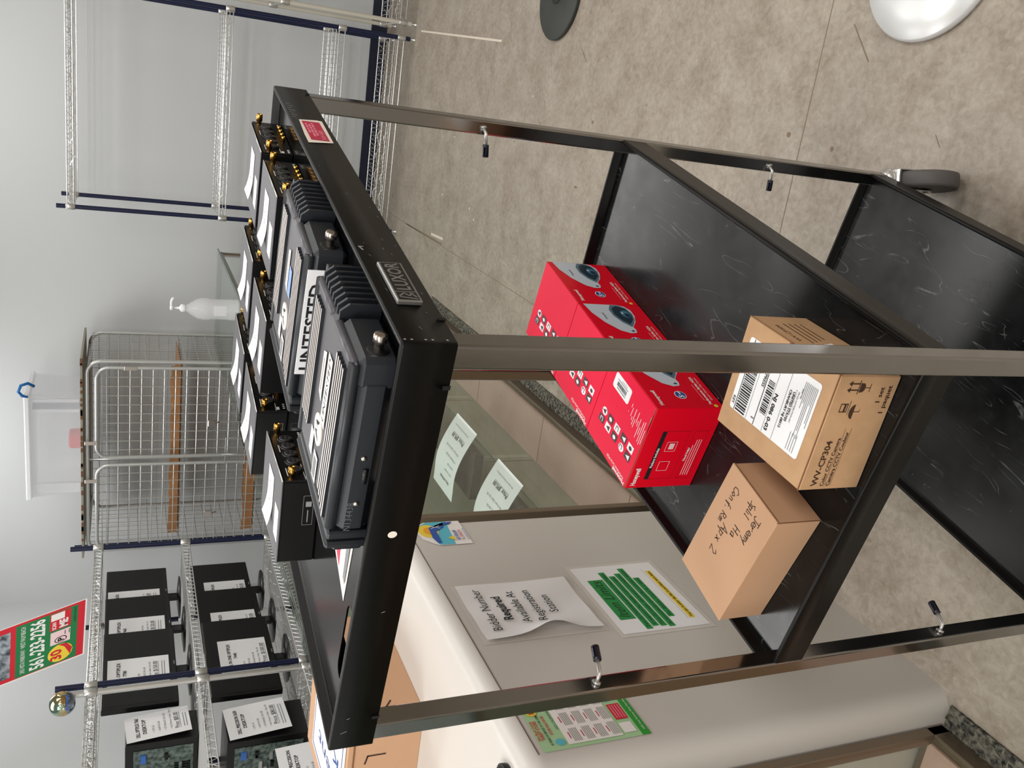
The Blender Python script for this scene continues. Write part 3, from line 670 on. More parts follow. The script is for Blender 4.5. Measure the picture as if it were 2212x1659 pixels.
t = thing('plain_carton', 'plain brown carton with handwriting on its lid, left of the labelled carton', 'box', cw(.0478, .2695, FM), TH+RD(-6.2))
b = MB(); W, D, H = .111, .191, .0725; b.box(0, 0, 0, W, D, H-.002, CARD2, ch=.001); b.box(-.0006, -.0006, H-.0025, W+.0006, D+.0006, H, CARD2, ch=.0008); b.build('carton', t)
b = MB(); b.box(-.0008, -.0009, H-.0035, W, .0002, H-.0028, CARDE); b.box(-.0008, .0, .0, .0003, .0008, H, CARDE); b.build('lid_seam', t)
b = MB(); T = FR((0, 0, H+.0004), (0, 1, 0), (-1, 0, 0)); HW = mat('marker_ink', (58, 34, 22), .5)
def hw(pts, dx, dy, s): b.stroke([(dx+x*s, dy+y*s) for x, y in pts], .0012, HW, T)
GL = {'J': [(0,1),(.8,1),(.45,1),(.45,.1),(.2,-.1),(0,.1)], 'e': [(0,.3),(.5,.3),(.4,.6),(.1,.6),(0,.2),(.4,0),(.55,.1)], 'r': [(0,0),(0,.55),(.05,.4),(.4,.6)], 'm': [(0,0),(0,.5),(.2,.55),(.25,0),(.3,.5),(.5,.55),(.55,0)], 'y': [(0,.55),(.2,.1),(.5,.55),(.1,-.5)],
      'C': [(.7,.9),(.4,1.05),(0,.6),(.1,.1),(.5,0),(.8,.2)], 'o': [(0,.3),(.25,.6),(.5,.3),(.25,0),(0,.3)], 'n': [(0,0),(0,.55),(.3,.55),(.35,0)], 'f': [(.5,1),(.3,.9),(.25,-.3),(.1,.45),(.5,.5)], '.': [(0,0),(.08,.05)], 'R': [(0,0),(.05,1),(.5,.9),(.45,.55),(.1,.5),(.6,0)], 'S': [(.5,1),(.1,.8),(.4,.5),(.4,.1),(0,0)], 'p': [(0,.6),(0,-.4),(0,.5),(.4,.5),(.3,.05),(0,.1)], 'l': [(.1,1),(.05,0),(.2,.05)], 'i': [(0,.55),(.05,0)], 't': [(.15,.95),(.1,0),(.2,0)], 'H': [(0,1),(0,0),(.0,.5),(.5,.5),(.5,1),(.5,0)], 'a': [(.4,.55),(.05,.4),(.1,0),(.4,.1),(.4,.55),(.5,0)], 'D': [(.1,1),(0,0),(.6,.2),(.6,.8),(.1,1)], '2': [(0,.8),(.3,1),(.5,.7),(0,0),(.6,.05)], 'A': [(0,0),(.35,1),(.6,0),(.4,.4),(.1,.4)], 'x': [(0,.5),(.4,0),(.2,.25),(0,0),(.4,.5)], ' ': []}
def hand(t_, u, v, s, st=.78):
    for ch in t_:
        p = GL[ch]; 
        if p: hw(p, u, v, s)
        u += s*(st if ch not in ' i.l' else st*.55)
hand('Jeremy', .022, -.034, .0125, .66); hand('Split', .012, -.052, .012, .6); hand('Ha', .062, -.057, .0135); hand('Conf. Rm', .02, -.088, .0115); hand('Apx 2', .078, -.076, .015)
b.build('handwriting', t)

# ------------------------------------------------------------------ beige counter
t = thing('service_counter', 'beige laminate counter with rounded edges, papers taped to its front', 'counter', (0, 0, 0))
b = MB(); prof = [(0, 0), (0, .937)]; prof += [(.038*(1-cos(RD(a))), .937+.038*sin(RD(a))) for a in range(10, 91, 10)]; prof += [(.07, .975)]
def csweep(b, x0, y0, x1, y1, r, prof, m, n=6): sweep(b, x0, y0, x1, y1, r, prof, m, n)
csweep(b, .36, .844, 1.256, 1.62, .04, prof, BEIGE); b.box(.43, .914, .965, 1.186, 1.55, .975, BEIGE); b.build('counter_body', t)
b = MB(); b.box(.402, .8434, .9415, 1.21, .8446, .9435, mat('counter_seam', (110, 100, 92), .6)); b.build('seam', t)
def note(name, label, x0, z0, x1, z1, draw, m=PAPER, film=None, curl=None, y=.844):
    b = MB(); T = FR((0, y-.0012, 0), (1, 0, 0), (0, 0, 1))
    if film: b.rect(x0-film, z0-film, x1+film, z1+film, LAMW, FR((0, y-.0006, 0), (1, 0, 0), (0, 0, 1)))
    if curl:
        n = 14; vs = []; fs = []
        for i in range(n+1):
            for j in range(n+1):
                u, v = i/n, j/n
                d = .0015+.016*math.exp(-((u)/.12)**2)*(.35+math.exp(-((v-.42)/.16)**2))+.003*sin(5*u+3*v)**2
                xx = x0+(x1-x0)*u+.016*math.exp(-((v-.42)/.22)**2)*(1-u)**6
                vs.append((xx, y-d, z0+(z1-z0)*v))
        for i in range(n):
            for j in range(n): a = i*(n+1)+j; fs.append((a, a+n+1, a+n+2, a+1))
        b.add(vs, fs, m, True)
    else: b.rect(x0, z0, x1, z1, m, T)
    k = .0058 if curl else .0016
    draw(b, FR((0, y-k, 0), (1, 0, 0), (0, 0, 1)), FR((0, y-k-.0004, 0), (1, 0, 0), (0, 0, 1)))
    o = b.build(name); tag(o, label, 'paper', 'papers on the beige counter front')
def d1(b, T, T2):
    for i, (s, bo) in enumerate([('Bidder Number', 0), ('Required', .025), ('Available At', 0), ('Registration', 0), ('Station', 0)]): b.text(s, .03, .828, .868-i*.0375, INK, T, 'CENTER', bold=bo, sx=.82)
note('paper_sign', 'curled white sheet on the counter front reading Bidder Number Required', .722, .642, .93, .915, d1, film=.008, curl=1)
def d2(b, T, T2):
    b.rect(.742, .55, .905, .59, GRN2, T); b.text('Item Limits', .036, .823, .56, GRNT, T2, 'CENTER', shear=.25, maxw=.15)
    for i, (x0, x1, s) in enumerate([(.695+.005, .935, 'Two (2) Desktop/Laptop/All-in-One/Tablet'), (.708, .915, 'Computers Per Bidder Card at a time'), (.705, .925, 'Two (2) Larger electronics (Complete'), (.7, .945, 'Accessories/projector/flat pc/video device'), (.735, .9, 'Per Bidder Card at a time')]):
        z = .53-i*.0195; b.rect(x0, z, x1, z+.0165, GRN2, T); b.text(s, .012, (x0+x1)/2, z+.004, GRNT, T2, 'CENTER', maxw=(x1-x0)*.94)
    b.rect(.722, .405, .925, .42, YEL, T); b.text('You can re-enter the line to purchase more items', .011, .823, .409, INK, T2, 'CENTER', maxw=.195, bold=.02)
    b.stroke([(.72, .425), (.935, .425)], .0006, INKG, T)
note('paper_sign', 'white sheet with green highlighted lines reading Item Limits', .692, .385, .963, .609, d2, film=.011)
def d3(b, T, T2):
    b.poly([(1.118+x, .80+z) for x, z in [(0, 0), (.118, 0), (.118, .095), (.1, .118), (.07, .125), (.035, .12), (.012, .1), (0, .085)]], WHT, T)
    T = T2; b.poly([(1.12+x, .80+z) for x, z in [(.0, .045), (.115, .035), (.115, .09), (.1, .11), (.0, .085)]], TEAL, T)
    T3 = T @ M.Translation((0, 0, .0004)); T4 = T @ M.Translation((0, 0, .0008)); T5 = T @ M.Translation((0, 0, .0012))
    b.disc(1.19, .895, .032, .026, YEL, T3); b.disc(1.19, .892, .018, .015, ORG, T4)
    b.poly([(1.205+x, .80+z) for x, z in [(.0, .05), (.024, .045), (.026, .02), (.014, .03), (.008, .06), (-.0, .09), (-.05, .094), (-.078, .088), (-.076, .078), (-.02, .075)]], BLUS, T5)
    T6 = T @ M.Translation((0, 0, .0016)); b.stroke([(1.2, .86), (1.212, .885)], .002, WHT, T6); b.stroke([(1.212, .86), (1.2, .885)], .002, WHT, T6)
    b.poly([(1.135, .838), (1.16, .838), (1.15, .855)], YEL, T5); b.text('GO SOLAR', .0125, 1.136, .826, BLUS, T6, bold=.03, maxw=.05); b.text('FLORIDA', .013, 1.136, .813, MAG, T6, maxw=.05); b.text('goodsforsolar.org', .008, 1.136, .803, BLUS, T6, maxw=.056)
note('solar_sticker', 'small blue and yellow sun sticker at the top corner of the counter front', 1.118, .80, 1.236, .80001, d3)
def d4(b, T, T2):
    b.rect(.403, .716, .543, .728, mat('bright_green', (40, 150, 50), .5), T); b.rect(.403, .728, .543, .734, mat('bright_green', (40, 150, 50), .5), T)
    b.rect(.411, .77, .536, .88, WHT, T2); T3 = T2 @ M.Translation((0, 0, .0004)); T4 = T2 @ M.Translation((0, 0, .0008))
    b.text('Palm Beach County', .007, .43, .925, REDS, T2, bold=.02, maxw=.05); b.text('THRIFT STORE', .01, .43, .916, REDS, T2, bold=.02, maxw=.05); b.text('30 YEARS OF SERVICE TO THE COMMUNITY', .007, .415, .907, GRNT, T2, bold=.02, maxw=.095); b.text('STORE SALE DATES', .008, .44, .897, REDS, T2, bold=.02, maxw=.05); b.text('2023 CALENDAR', .008, .45, .8815, GRNT, T3, maxw=.05); b.disc(.503, .915, .011, .011, YEL, T3); b.text('30', .012, .496, .911, REDS, T4, bold=.04); b.disc(.42, .893, .008, .009, TEAL, T3)
    for r in range(4):
        for c in range(3):
            x = .416+c*.041; z = .852-r*.026; b.rect(x+.008, z+.0165, x+.024, z+.0185, MAG, T3)
            for k in range(5): b.stroke([(x, z+.0125-k*.0034), (x+.032, z+.0125-k*.0034)], .0012, INKG, T3)
    b.rect(.45, .738, .492, .764, REDS, T2); 
    for k in range(4): b.stroke([(.454, .759-k*.0055), (.488, .759-k*.0055)], .0024, PK, T3)
    b.rect(.415, .74, .441, .765, WHT, T2); b.rect(.5, .752, .512, .764, TEAL, T2); b.rect(.515, .738, .527, .75, mat('print_purple', (96, 60, 110), .5), T2)
    b.text('2495 Vista Parkway West Palm Beach, FL', .006, .415, .722, WHT, T3, maxw=.1)
note('calendar_flyer', 'green bordered flyer printed with a calendar, partly behind the chrome leg', .403, .716, .543, .932, d4, m=GRNL)
# things on the counter
t = thing('open_carton', 'brown carton with marker writing standing on the beige counter', 'box', (.862, 1.11, .975))
b = MB(); b.box(0, 0, 0, .39, .36, .165, CARD2, ch=.001); b.box(-.001, -.001, .15, .391, .361, .1535, CARDE); b.build('carton', t)
b = MB(); T = FR((-.0006, 0, 0), (0, -1, 0), (0, 0, 1)); b.stroke([(-.05, .09), (-.045, .105), (-.045, .118)], .004, HW, T); b.stroke([(-.1, .08), (-.1, .12), (-.12, .125)], .004, HW, T); b.stroke([(-.028, .11), (-.024, .095)], .005, HW, T)
T = FR((0, -.0006, 0), (1, 0, 0), (0, 0, 1)); b.stroke([(.03, .06), (.03, .1), (.045, .1)], .004, HW, T); b.stroke([(.03, .08), (.05, .065)], .004, HW, T); b.build('marker_writing', t)
b = MB(); b.box(0, 0, 0, .3, .26, .004, PAPER); T = M.Translation((0, 0, .0046)); b.stroke([(.01, .01), (.29, .01), (.29, .25), (.01, .25), (.01, .01)], .004, mat('blue_line', (30, 70, 140), .5), T)
for i in range(3): b.text('Kent', .05, .03, .03+i*.07, MATS['blue_line'], T, maxw=.2)
o = b.build('poster_board', loc=(.875, 1.16, 1.1412)); tag(o, 'white board with a blue outline lying on top of the marked carton', 'board')
b = MB(); b.lathe([(.024, 0), (.0255, .004), (.026, .012), (.024, .0135), (.0215, .012), (.02, .004), (.001, .0035)], RUBB, 28); o = b.build('round_dish', loc=(.435, .915, .975)); tag(o, 'small round black dish at the near end of the counter', 'dish')

# ------------------------------------------------------------------ loop mats and glass cases
def matpiece(x0, x1, lab, ym=.897):
    b = MB(); b.box(x0, ym, .0005, x1, 1.64, .007, MATB)
    for i in range(int((x1-x0)*260)):
        x = x0+random.random()*(x1-x0); y = ym+.004+random.random()*.12; a = random.random()*pi; l = .006+random.random()*.01
        b.add([(x-l*cos(a), y-l*sin(a), .006), (x+.002*sin(a), y-.002*cos(a), .012), (x+l*cos(a), y+l*sin(a), .006), (x-.003*sin(a), y+.003*cos(a), .010)], [(0, 1, 2, 3)], random.choice([MATB, MATB, mat('mat_loop_pale', (104, 102, 88), .8)]))
    o = b.build('floor_mat'); tag(o, lab, 'mat')
matpiece(1.262, 3.95, 'dark loop mat running under the far glass case'); matpiece(-1.2, .352, 'dark loop mat under the near glass case, at the counter corner', .864)
def case(x0, x1, label, shelf, yc=.95):
    t = thing('glass_display_case', label, 'display case', (x0, yc, .0075)); L = x1-x0; D = .6; H = 1.05
    b = MB(); b.box(0, 0, 0, L, .022, .045, ALU, ch=.002); b.box(0, D-.022, 0, L, D, .045, ALU); b.box(0, 0, 0, .022, D, .045, ALU); b.box(L-.022, 0, 0, L, D, .045, ALU)
    for x in (0, L-.024):
        for y in (0, D-.024): b.box(x, y, .04, x+.024, y+.024, H-.01, ALU, ch=.002)
    b.box(0, 0, H-.03, L, .02, H-.008, ALU); b.box(0, D-.02, H-.03, L, D, H-.008, ALU); b.box(0, 0, H-.03, .02, D, H-.008, ALU); b.box(L-.02, 0, H-.03, L, D, H-.008, ALU)
    b.build('frame', t)
    b = MB(); b.box(.02, .02, .04, L-.02, D-.02, .052, PINK)
    x = (2.27-x0) % .7
    while x < L-.05: b.box(x, .02, .0515, x+.003, D-.02, .0528, CARDE); x += .7
    b.build('deck', t)
    b = MB(); b.box(.024, D-.03, .05, L-.024, D-.022, H-.03, GREY); 
    if shelf:
        b.box(.024, .215, .052, L-.024, .223, .385, GREY); x = (2.29-x0) % .7
        while x < L-.05: b.box(x, .2135, .06, x+.003, .2155, .385, CARDE); b.box(x+.03, .2135, .06, x+.06, .2155, .385, mat('panel_stripe', (170, 168, 150), .6)); x += .7
    else: b.box(.024, .3, .052, L-.024, .308, .6, CARD2)
    b.build('back_panel', t)
    b = MB(); b.box(.022, .006, .045, L-.022, .011, H-.03, GLASS); b.build('front_glass', t)
    b = MB(); b.box(.006, .022, .045, .011, D-.022, H-.03, GLASS); b.build('end_glass', t)
    b = MB(); b.box(-.005, -.02, H-.008, L+.005, D+.01, H+.001, GLASST); b.box(-.006, -.0208, H-.0075, L+.006, -.0202, H, GEDGE); b.build('glass_top', t)
    if shelf:
        b = MB(); b.box(.03, .05, .385, L-.03, .52, .392, GLASS); b.box(.03, .0492, .3855, L-.03, .0498, .3915, GEDGE); b.build('glass_shelf', t)
case(1.46, 5.1, 'long glass display case beyond the beige counter, price sheets inside', 1)
case(-1.0, .356, 'near glass display case at the left of the counter, pink floor inside', 0, .915)
def minipc(x, label, plab, y=1.02, dx=0):
    t = thing('small_computer', label, 'computer', (x, y, .4005), 0, 'small computers on the glass shelf')
    b = MB(); b.box(0, 0, 0, .178, .175, .036, mat('pc_case_grey', (62, 58, 52), .5), ch=.002); b.build('case', t)
    b = MB(); b.lathe([(.003, 0), (.003, .002)], NICK, 10, FR((.02, -.0006, .026), (1, 0, 0), (0, 0, 1))); b.build('screw', t)
    b = MB(); n = 12; vs = []
    for i in range(n+1):
        v = i/n; yy = -.06+.27*v; zz = .008+.066*sin(min(1, v*1.25)*pi*.55); vs += [(0, yy, zz), (.216, yy, zz)]
    b.add(vs, [(2*i, 2*i+1, 2*i+3, 2*i+2) for i in range(n)], PAPER, True)
    def tp(v, off=.0012):
        yy = -.06+.27*v; zz = .008+.066*sin(min(1, v*1.25)*pi*.55); v2 = v+.02; y2 = -.06+.27*v2; z2 = .008+.066*sin(min(1, v2*1.25)*pi*.55)
        T = FR((0, yy, zz), (1, 0, 0), (0, y2-yy, z2-zz)); return T @ M.Translation((0, 0, off))
    b.text('All sales are final and sold as is', .009, .04, 0, INKG, tp(.1), maxw=.14); b.text('Price: $95.00', .022, .04, 0, INK, tp(.2), bold=.01, maxw=.12); b.stroke([(.04, -.003), (.16, -.003)], .001, INK, tp(.2, .0012))
    for i, s in enumerate(['• No Power Cable / No OS', '• STORAGE: 256 GB', '• RAM: 8 GB', '• CPU: i5-7500T']): b.text(s, .012, .03, 0, INKG, tp(.36+i*.1))
    b.text('DELL OPTIPLEX', .014, .05, 0, INK, tp(.8), bold=.02)
    o = b.build('price_sheet', loc=(x+.045+dx, y-.005, .412)); tag(o, plab, 'paper', 'price sheets inside the glass case')
minipc(1.60, 'small dark computer nearest the case end on the glass shelf', 'curved price sheet reading 95.00 nearest the case end')
minipc(2.03, 'second small dark computer on the glass shelf', 'curved price sheet second along the glass shelf')
minipc(2.5, 'third small dark computer on the glass shelf, by the chrome leg', 'curved price sheet third along the glass shelf')
minipc(1.62, 'small dark computer at the back of the glass shelf', 'price sheet behind the first one on the glass shelf', 1.24, -.08)

# sanitiser bottle
t = thing('pump_bottle', 'large clear pump bottle standing on the far glass counter', 'bottle', (3.84, .99, 1.0595))
b = MB(); R_ = .054
b.lathe([(.03, .002), (.05, 0), (.054, .012), (.052, .03), (.054, .042), (.051, .055), (.051, .135), (.055, .145), (.055, .17), (.05, .2), (.03, .232), (.017, .25), (.0155, .262)], PETM, 28)
b.build('bottle_body', t)
b = MB(); b.lathe([(.017, .256), (.019, .258), (.019, .276), (.01, .282), (.006, .284), (.005, .312), (.012, .314), (.012, .326), (.003, .328)], PAPER, 20); b.tube([(0, 0, .32), (.0, -.03, .321), (.0, -.045, .316), (0, -.05, .308)], .0065, PAPER, 10); b.build('pump', t)
b = MB(); b.tube([(0, 0, .256), (.004, .01, .12), (.01, .022, .02)], .004, milky_mat('tube_plastic', (220, 220, 220), .5), 8); b.build('dip_tube', t)
b = MB(); b.box(-.0535, -.03, .065, -.052, .02, .125, milky_mat('bottle_label', (240, 240, 242), .3)); b.build('label', t)

# ------------------------------------------------------------------ wire shelving
def wire_shelf(L_, D_, z, post_r, coll, stp=.034):
    b = MB(); r = .0028
    x0, x1, y0, y1 = .0, L_, 0, D_
    for zz in (z, z-.034): b.tube([(x0, y0, zz), (x1, y0, zz), (x1, y1, zz), (x0, y1, zz)], r, ZINC, 4, close=True)
    def zig(pA, pB, zt, zb, step=.055):
        pA = V(pA); pB = V(pB); n = max(2, int((pB-pA).length/step)); P = []
        for i in range(n+1):
            q = pA.lerp(pB, i/n); q.z = zt if i % 2 else zb; P.append(q)
            if i % 2: 
                q2 = pA.lerp(pB, min(1, (i+.35)/n)); q2.z = zt; P.append(q2)
        b.tube(P, .0017, ZINC, 3)
    [zig((xa, ya, z), (xb, yb, z), z, z-.034, stp) for xa, ya, xb, yb in ((x0, y0, x1, y0), (x0, y1, x1, y1), (x0, y0, x0, y1), (x1, y0, x1, y1))]
    for fy in (.25, .5, .75): b.tube([(x0, D_*fy, z-.006), (x1, D_*fy, z-.006)], .0024, ZINC, 4)
    for fy in (.33, .67): b.tube([(x0, D_*fy, z-.03), (x1, D_*fy, z-.03)], .002, ZINC, 4); zig((x0, D_*fy, z), (x1, D_*fy, z), z-.006, z-.03, .06)
    n = int(L_/.025)
    for i in range(1, n): x = L_*i/n; b.tube([(x, y0, z+.0035), (x, y1, z+.0035)], .0015, ZINC, 3)
    for x in (x0, x1):
        for y in (y0, y1): b.lathe([(post_r+.003, z-.04), (post_r+.0055, z-.038), (post_r+.0045, z+.006), (post_r+.003, z+.008)], coll, 12, M.Translation((x, y, 0)), caps=False)
    return b
def rack(name, label, loc, rz, L_, D_, H, zs, pm, group='wire shelving units', stp=.034):
    t = thing(name, label, 'shelving', loc, rz, group)
    for z in zs: wire_shelf(L_, D_, z, .0127, ZINC, stp).build('wire_shelf', t)
    for x in (0, L_):
        for y in (0, D_):
            b = MB(); b.lathe([(.0127, .03), (.0127, H)], pm, 12, M.Translation((x, y, 0)))
            k = .1
            b.build('post', t)
            b = MB(); b.lathe([(.012, 0), (.012, .006), (.005, .01), (.005, .032)], ZINC, 10, M.Translation((x, y, 0))); b.build('foot', t)
    return t
rack('wire_rack', 'empty wire rack with navy posts against the far wall', (4.82, .69, 0), -pi/2, 1.16, .46, 1.94, (1.885, 1.08, .455, .1), NPOST)
rack('wire_rack', 'empty wire rack with off-white posts at the right edge of the view', (4.82, -.555, 0), -pi/2, 1.2, .46, 1.94, (1.885, .79, .1), OFFW)
rack('wire_rack', 'wire rack with navy posts holding black monitors, beside the cage', (2.56, 2.2, 0), 0, 1.1, .46, 1.83, (1.72, 1.31, .89, .25), NPOST, stp=.016)
rack('wire_rack', 'wire rack with zinc posts holding desktop computers, nearest left', (1.30, 2.2, 0), 0, 1.215, .46, 1.82, (1.72, 1.305, .885, .25), ZINC, stp=.022)
b = MB(); b.tube([(0, 0, 0), (.02, 0, .03), (.04, 0, .0)], .008, RUBB, 8); b.tube([(.03, -.01, .0), (.03, -.05, -.02)], .01, RUBB, 8)
o = b.build('spring_clamp', loc=(4.78, -.57, .93)); tag(o, 'small black clamp gripping the off-white rack post', 'clamp')
b = MB(); b.lathe([(.0127, 0), (.0127, 1.9)], NPOST, 12); o = b.build('shelf_post', loc=(5.42, 3.16, 0)); tag(o, 'lone navy post by the wall behind the wire cage', 'post')

# ------------------------------------------------------------------ wire security cage
t = thing('security_cage', 'zinc wire security cage with two doors standing behind the glass counter', 'cage', (4.75, 1.572, 0)); CWd, CD, CH = 1.25, .6, 1.80
b = MB()
for x in (0, CD):
    P = []; r = .075
    for (cy, cz, a0) in ((CWd-r, CH-.01-r, 0), (r, CH-.01-r, 90), (r, .03+r, 180), (CWd-r, .03+r, 270)):
        for a in range(0, 91, 15): P.append((x, cy+r*cos(RD(a0+a)), cz+r*sin(RD(a0+a))))
    b.tube(P, .012, ZINCD, 10, close=True)
for z in (.12, CH-.01):
    for y in (.08, CWd-.08): b.tube([(0, y, z), (CD, y, z)], .012, ZINCD, 8)
b.tube([(-.0, CWd/2, .12), (0, CWd/2, CH)], .006, ZINCD, 8); b.build('frame', t)
def grid(b, o, u, v, U_, V_, pu, pv, r=.0019):
    o = V(o); u = V(u); v = V(v); n = int(U_/pu); k = int(V_/pv)
    for i in range(1, n+1): b.tube([o+u*(i*pu), o+u*(i*pu)+v*V_], r, ZINCD, 4)
    for j in range(1, k+1): b.tube([o+v*(j*pv), o+v*(j*pv)+u*U_], r, ZINCD, 4)
for nm, o_, u, v, U_, V_, pu, pv in (('side_mesh', (0, 0, .12), (1, 0, 0), (0, 0, 1), CD, CH-.14, .045, .075), ('side_mesh', (0, CWd, .12), (1, 0, 0), (0, 0, 1), CD, CH-.14, .06, .06), ('back_mesh', (CD, 0, .12), (0, 1, 0), (0, 0, 1), CWd, CH-.14, .06, .06)):
    b = MB(); grid(b, o_, u, v, U_, V_, pu, pv); b.build(nm, t)
for k in (0, 1):
    y0 = .03+k*(CWd/2-.0); y1 = y0+CWd/2-.05; z0, z1, r = .16, CH-.06, .07; P = []
    for (cy, cz, a0) in ((y1-r, z1-r, 0), (y0+r, z1-r, 90), (y0+r, z0+r, 180), (y1-r, z0+r, 270)):
        for a in range(0, 91, 15): P.append((-.026, cy+r*cos(RD(a0+a)), cz+r*sin(RD(a0+a))))
    b = MB(); b.tube(P, .0105, ZINCD, 10, close=True); d = b.build('door', t)
    b = MB(); grid(b, (-.026, y0, z0), (0, 1, 0), (0, 0, 1), y1-y0, z1-z0-.03, .0585, .0635, .0026); b.tube([(-.026, y0+.03, z1-.03), (-.026, y1-.03, z1-.03)], .0025, ZINCD, 5); b.build('door_mesh', d)
    for (yy, zz) in ((y0+.1 if k else y1-.1, CH-.035), ((y1 if k else y0), 1.55)): b = MB(); b.box(-.04, yy-.012, zz-.03, -.036, yy+.012, zz+.04, NICK, ch=.001); b.build('hinge', d)
    b = MB(); b.tube([(-.045, y0+.33, 1.16+.05*k-.1), (-.045, y0+.36, 1.2-.1), (-.05, y0+.34, 1.14-.1)], .004, NICK, 6); b.box(-.055, y0+.33, 1.07, -.045, y0+.37, 1.11, NICK, ch=.002); b.build('lock_tag', d)
b = MB(); yy = CWd/2-.06; b.tube([(-.04, yy-.08, 1.0), (-.04, yy+.1, 1.0), (-.04, yy+.1, .88), (-.04, yy-.08, .88)], .003, ZINCD, 6, close=True); b.tube([(-.045, yy+.03, 1.02), (-.045, yy+.03, .86)], .004, ZINCD, 6); b.build('latch', t)
b = MB(); grid(b, (0, 0, 1.26), (0, 1, 0), (1, 0, 0), CWd, CD, .05, .1, .003); b.build('wire_shelf', t)
b = MB(); grid(b, (0, 0, .79), (0, 1, 0), (1, 0, 0), CWd, CD, .05, .1, .003); b.build('wire_shelf', t)
for (z, h, lab) in ((1.266, .05, 'upper'), (.796, .06, 'lower')):
    b = MB(); n = 24; vs = []
    for i in range(n+1):
        y = .04+(CWd-.1)*i/n; vs += [(.06+.01*random.random(), y, 0), (.05+.012*random.random(), y, h+.012*random.random())]
    b.add([(p[0], p[1], p[2]) for p in vs], [(2*i, 2*i+1, 2*i+3, 2*i+2) for i in range(n)], mat('orange_kraft', (178, 130, 88), .8)); b.box(.06, .04, 0, CD-.03, CWd-.06, .006, MATS['orange_kraft'])
    o = b.build('cardboard_liner', loc=(4.75, 1.572, z+.004)); tag(o, 'brown cardboard liner with a torn raised edge on the %s shelf of the wire cage' % lab, 'cardboard', 'cardboard liners in the cage')
b = MB(); b.box(0, 0, 0, CD+.05, CWd+.06, .012, mat('cage_top_board', (150, 146, 132), .7))
for i in range(30): y = random.random()*(CWd); b.box(-.004, y, .002, .0, y+.01+.03*random.random(), .013, CARDE)
o = b.build('top_board', loc=(4.73, 1.55, 1.813)); tag(o, 'grey board with chipped brown edge lying on top of the wire cage', 'board')
t = thing('storage_bin', 'translucent plastic storage bin with lid on top of the wire cage', 'bin', (4.86, 1.83, 1.8265))
b = MB(); 
def taper(b, x0, y0, x1, y1, z0, z1, k, m): b.add([(x0+k, y0+k, z0), (x1-k, y0+k, z0), (x1-k, y1-k, z0), (x0+k, y1-k, z0), (x0, y0, z1), (x1, y0, z1), (x1, y1, z1), (x0, y1, z1)], [(3, 2, 1, 0), (0, 1, 5, 4), (1, 2, 6, 5), (2, 3, 7, 6), (3, 0, 4, 7)], m)
taper(b, 0, 0, .42, .66, 0, .28, .02, MILK)
for y in (.0, .02, .55): b.box(-.004, y+.02, .01, .0, y+.022+.06, .26, MILK)
b.build('bin_body', t)
b = MB(); b.box(-.015, -.015, .275, .435, .675, .305, milky_mat('bin_lid', (238, 240, 244), .6), ch=.006); b.build('lid', t)
b = MB(); b.tube([(.02, -.055, .25), (.0, -.08, .28), (-.01, -.07, .315), (-.01, -.03, .33), (-.01, -.005, .31), (-.01, .0, .28)], .009, BLUEC, 8); b.build('blue_clip', t)
b = MB(); b.box(0, 0, 0, .12, .09, .07, mat('red_plastic', (220, 60, 60), .5), ch=.01); o = b.build('red_box', loc=(4.9, 2.1, 1.92)); 
o.location = (4.9, 2.1, 1.829); tag(o, 'small red box showing through the translucent storage bin', 'box')

# ------------------------------------------------------------------ monitors, desktops and their price sheets
def monitor(label, x, y, z, w_=.46, h_=.295):
    t = thing('computer_monitor', label, 'monitor', (x, y, z), 0, 'black monitors on the wire shelves')
    b = MB(); b.box(0, 0, .06, w_, .03, .06+h_, MON, ch=.003); b.box(.06, .03, .1, w_-.06, .06, .05+h_, MON, ch=.01); b.build('housing', t)
    b = MB(); b.rect(.012, .08, w_-.012, .048+h_, MONS, FR((0, -.0006, 0), (1, 0, 0), (0, 0, 1))); b.rect(w_/2-.012, .066, w_/2+.012, .071, INKG, FR((0, -.0008, 0), (1, 0, 0), (0, 0, 1))); b.build('screen', t)
    b = MB(); b.box(w_/2-.025, .035, .01, w_/2+.025, .055, .2, MON, ch=.003); b.lathe([(.11, .0), (.11, .005), (.04, .014), (.01, .015)], MON, 24, M.Translation((w_/2, .05, 0))); b.build('stand', t)
def sheet(label, x, y, z, title, price, lines, w_=.205, h_=.245, tilt=0, hang=0):
    b = MB(); T = FR((0, 0, 0), (1, 0, 0), (0, 0, 1)); n = 6; vs = []
    for i in range(n+1): vs += [(0, -hang*(i/n), h_-h_*i/n), (w_, -hang*(i/n), h_-h_*i/n)]
    b.add(vs, [(2*i+2, 2*i+3, 2*i+1, 2*i) for i in range(n)], PAPER)
    T = FR((0, -.001-hang, 0), (1, 0, 0), (0, hang/h_, 1))
    b.text(title[0], .02, w_/2, h_-.05, INK, T, 'CENTER', bold=.02, maxw=w_*.75); b.text(title[1], .02, w_/2, h_-.075, INK, T, 'CENTER', bold=.02)
    for i, s in enumerate(lines): b.text(s, .012, .03, h_-.105-i*.022, INKG, T)
    if h_ > .18: b.text(price, .026, w_/2, h_-.198, INK, T, 'CENTER', maxw=w_*.62); b.stroke([(w_*.19, h_-.202), (w_*.81, h_-.202)], .0012, INK, T)
    for i in range(2 if h_ > .23 else 0): b.stroke([(.03, h_-.216-i*.01), (w_-.04, h_-.216-i*.01)], .0025, INKG, T)
    o = b.build('price_sheet', loc=(x, y-.0016, z), rz=0); o.rotation_euler = (0, tilt, 0); tag(o, label, 'paper', 'price sheets on the wire shelves')
SP = ['• CPU i5', '• RAM 8 GB', '• STORAGE 256 GB', '• No Power Cable / No OS']
ZU, ZL = 1.3152, .8952
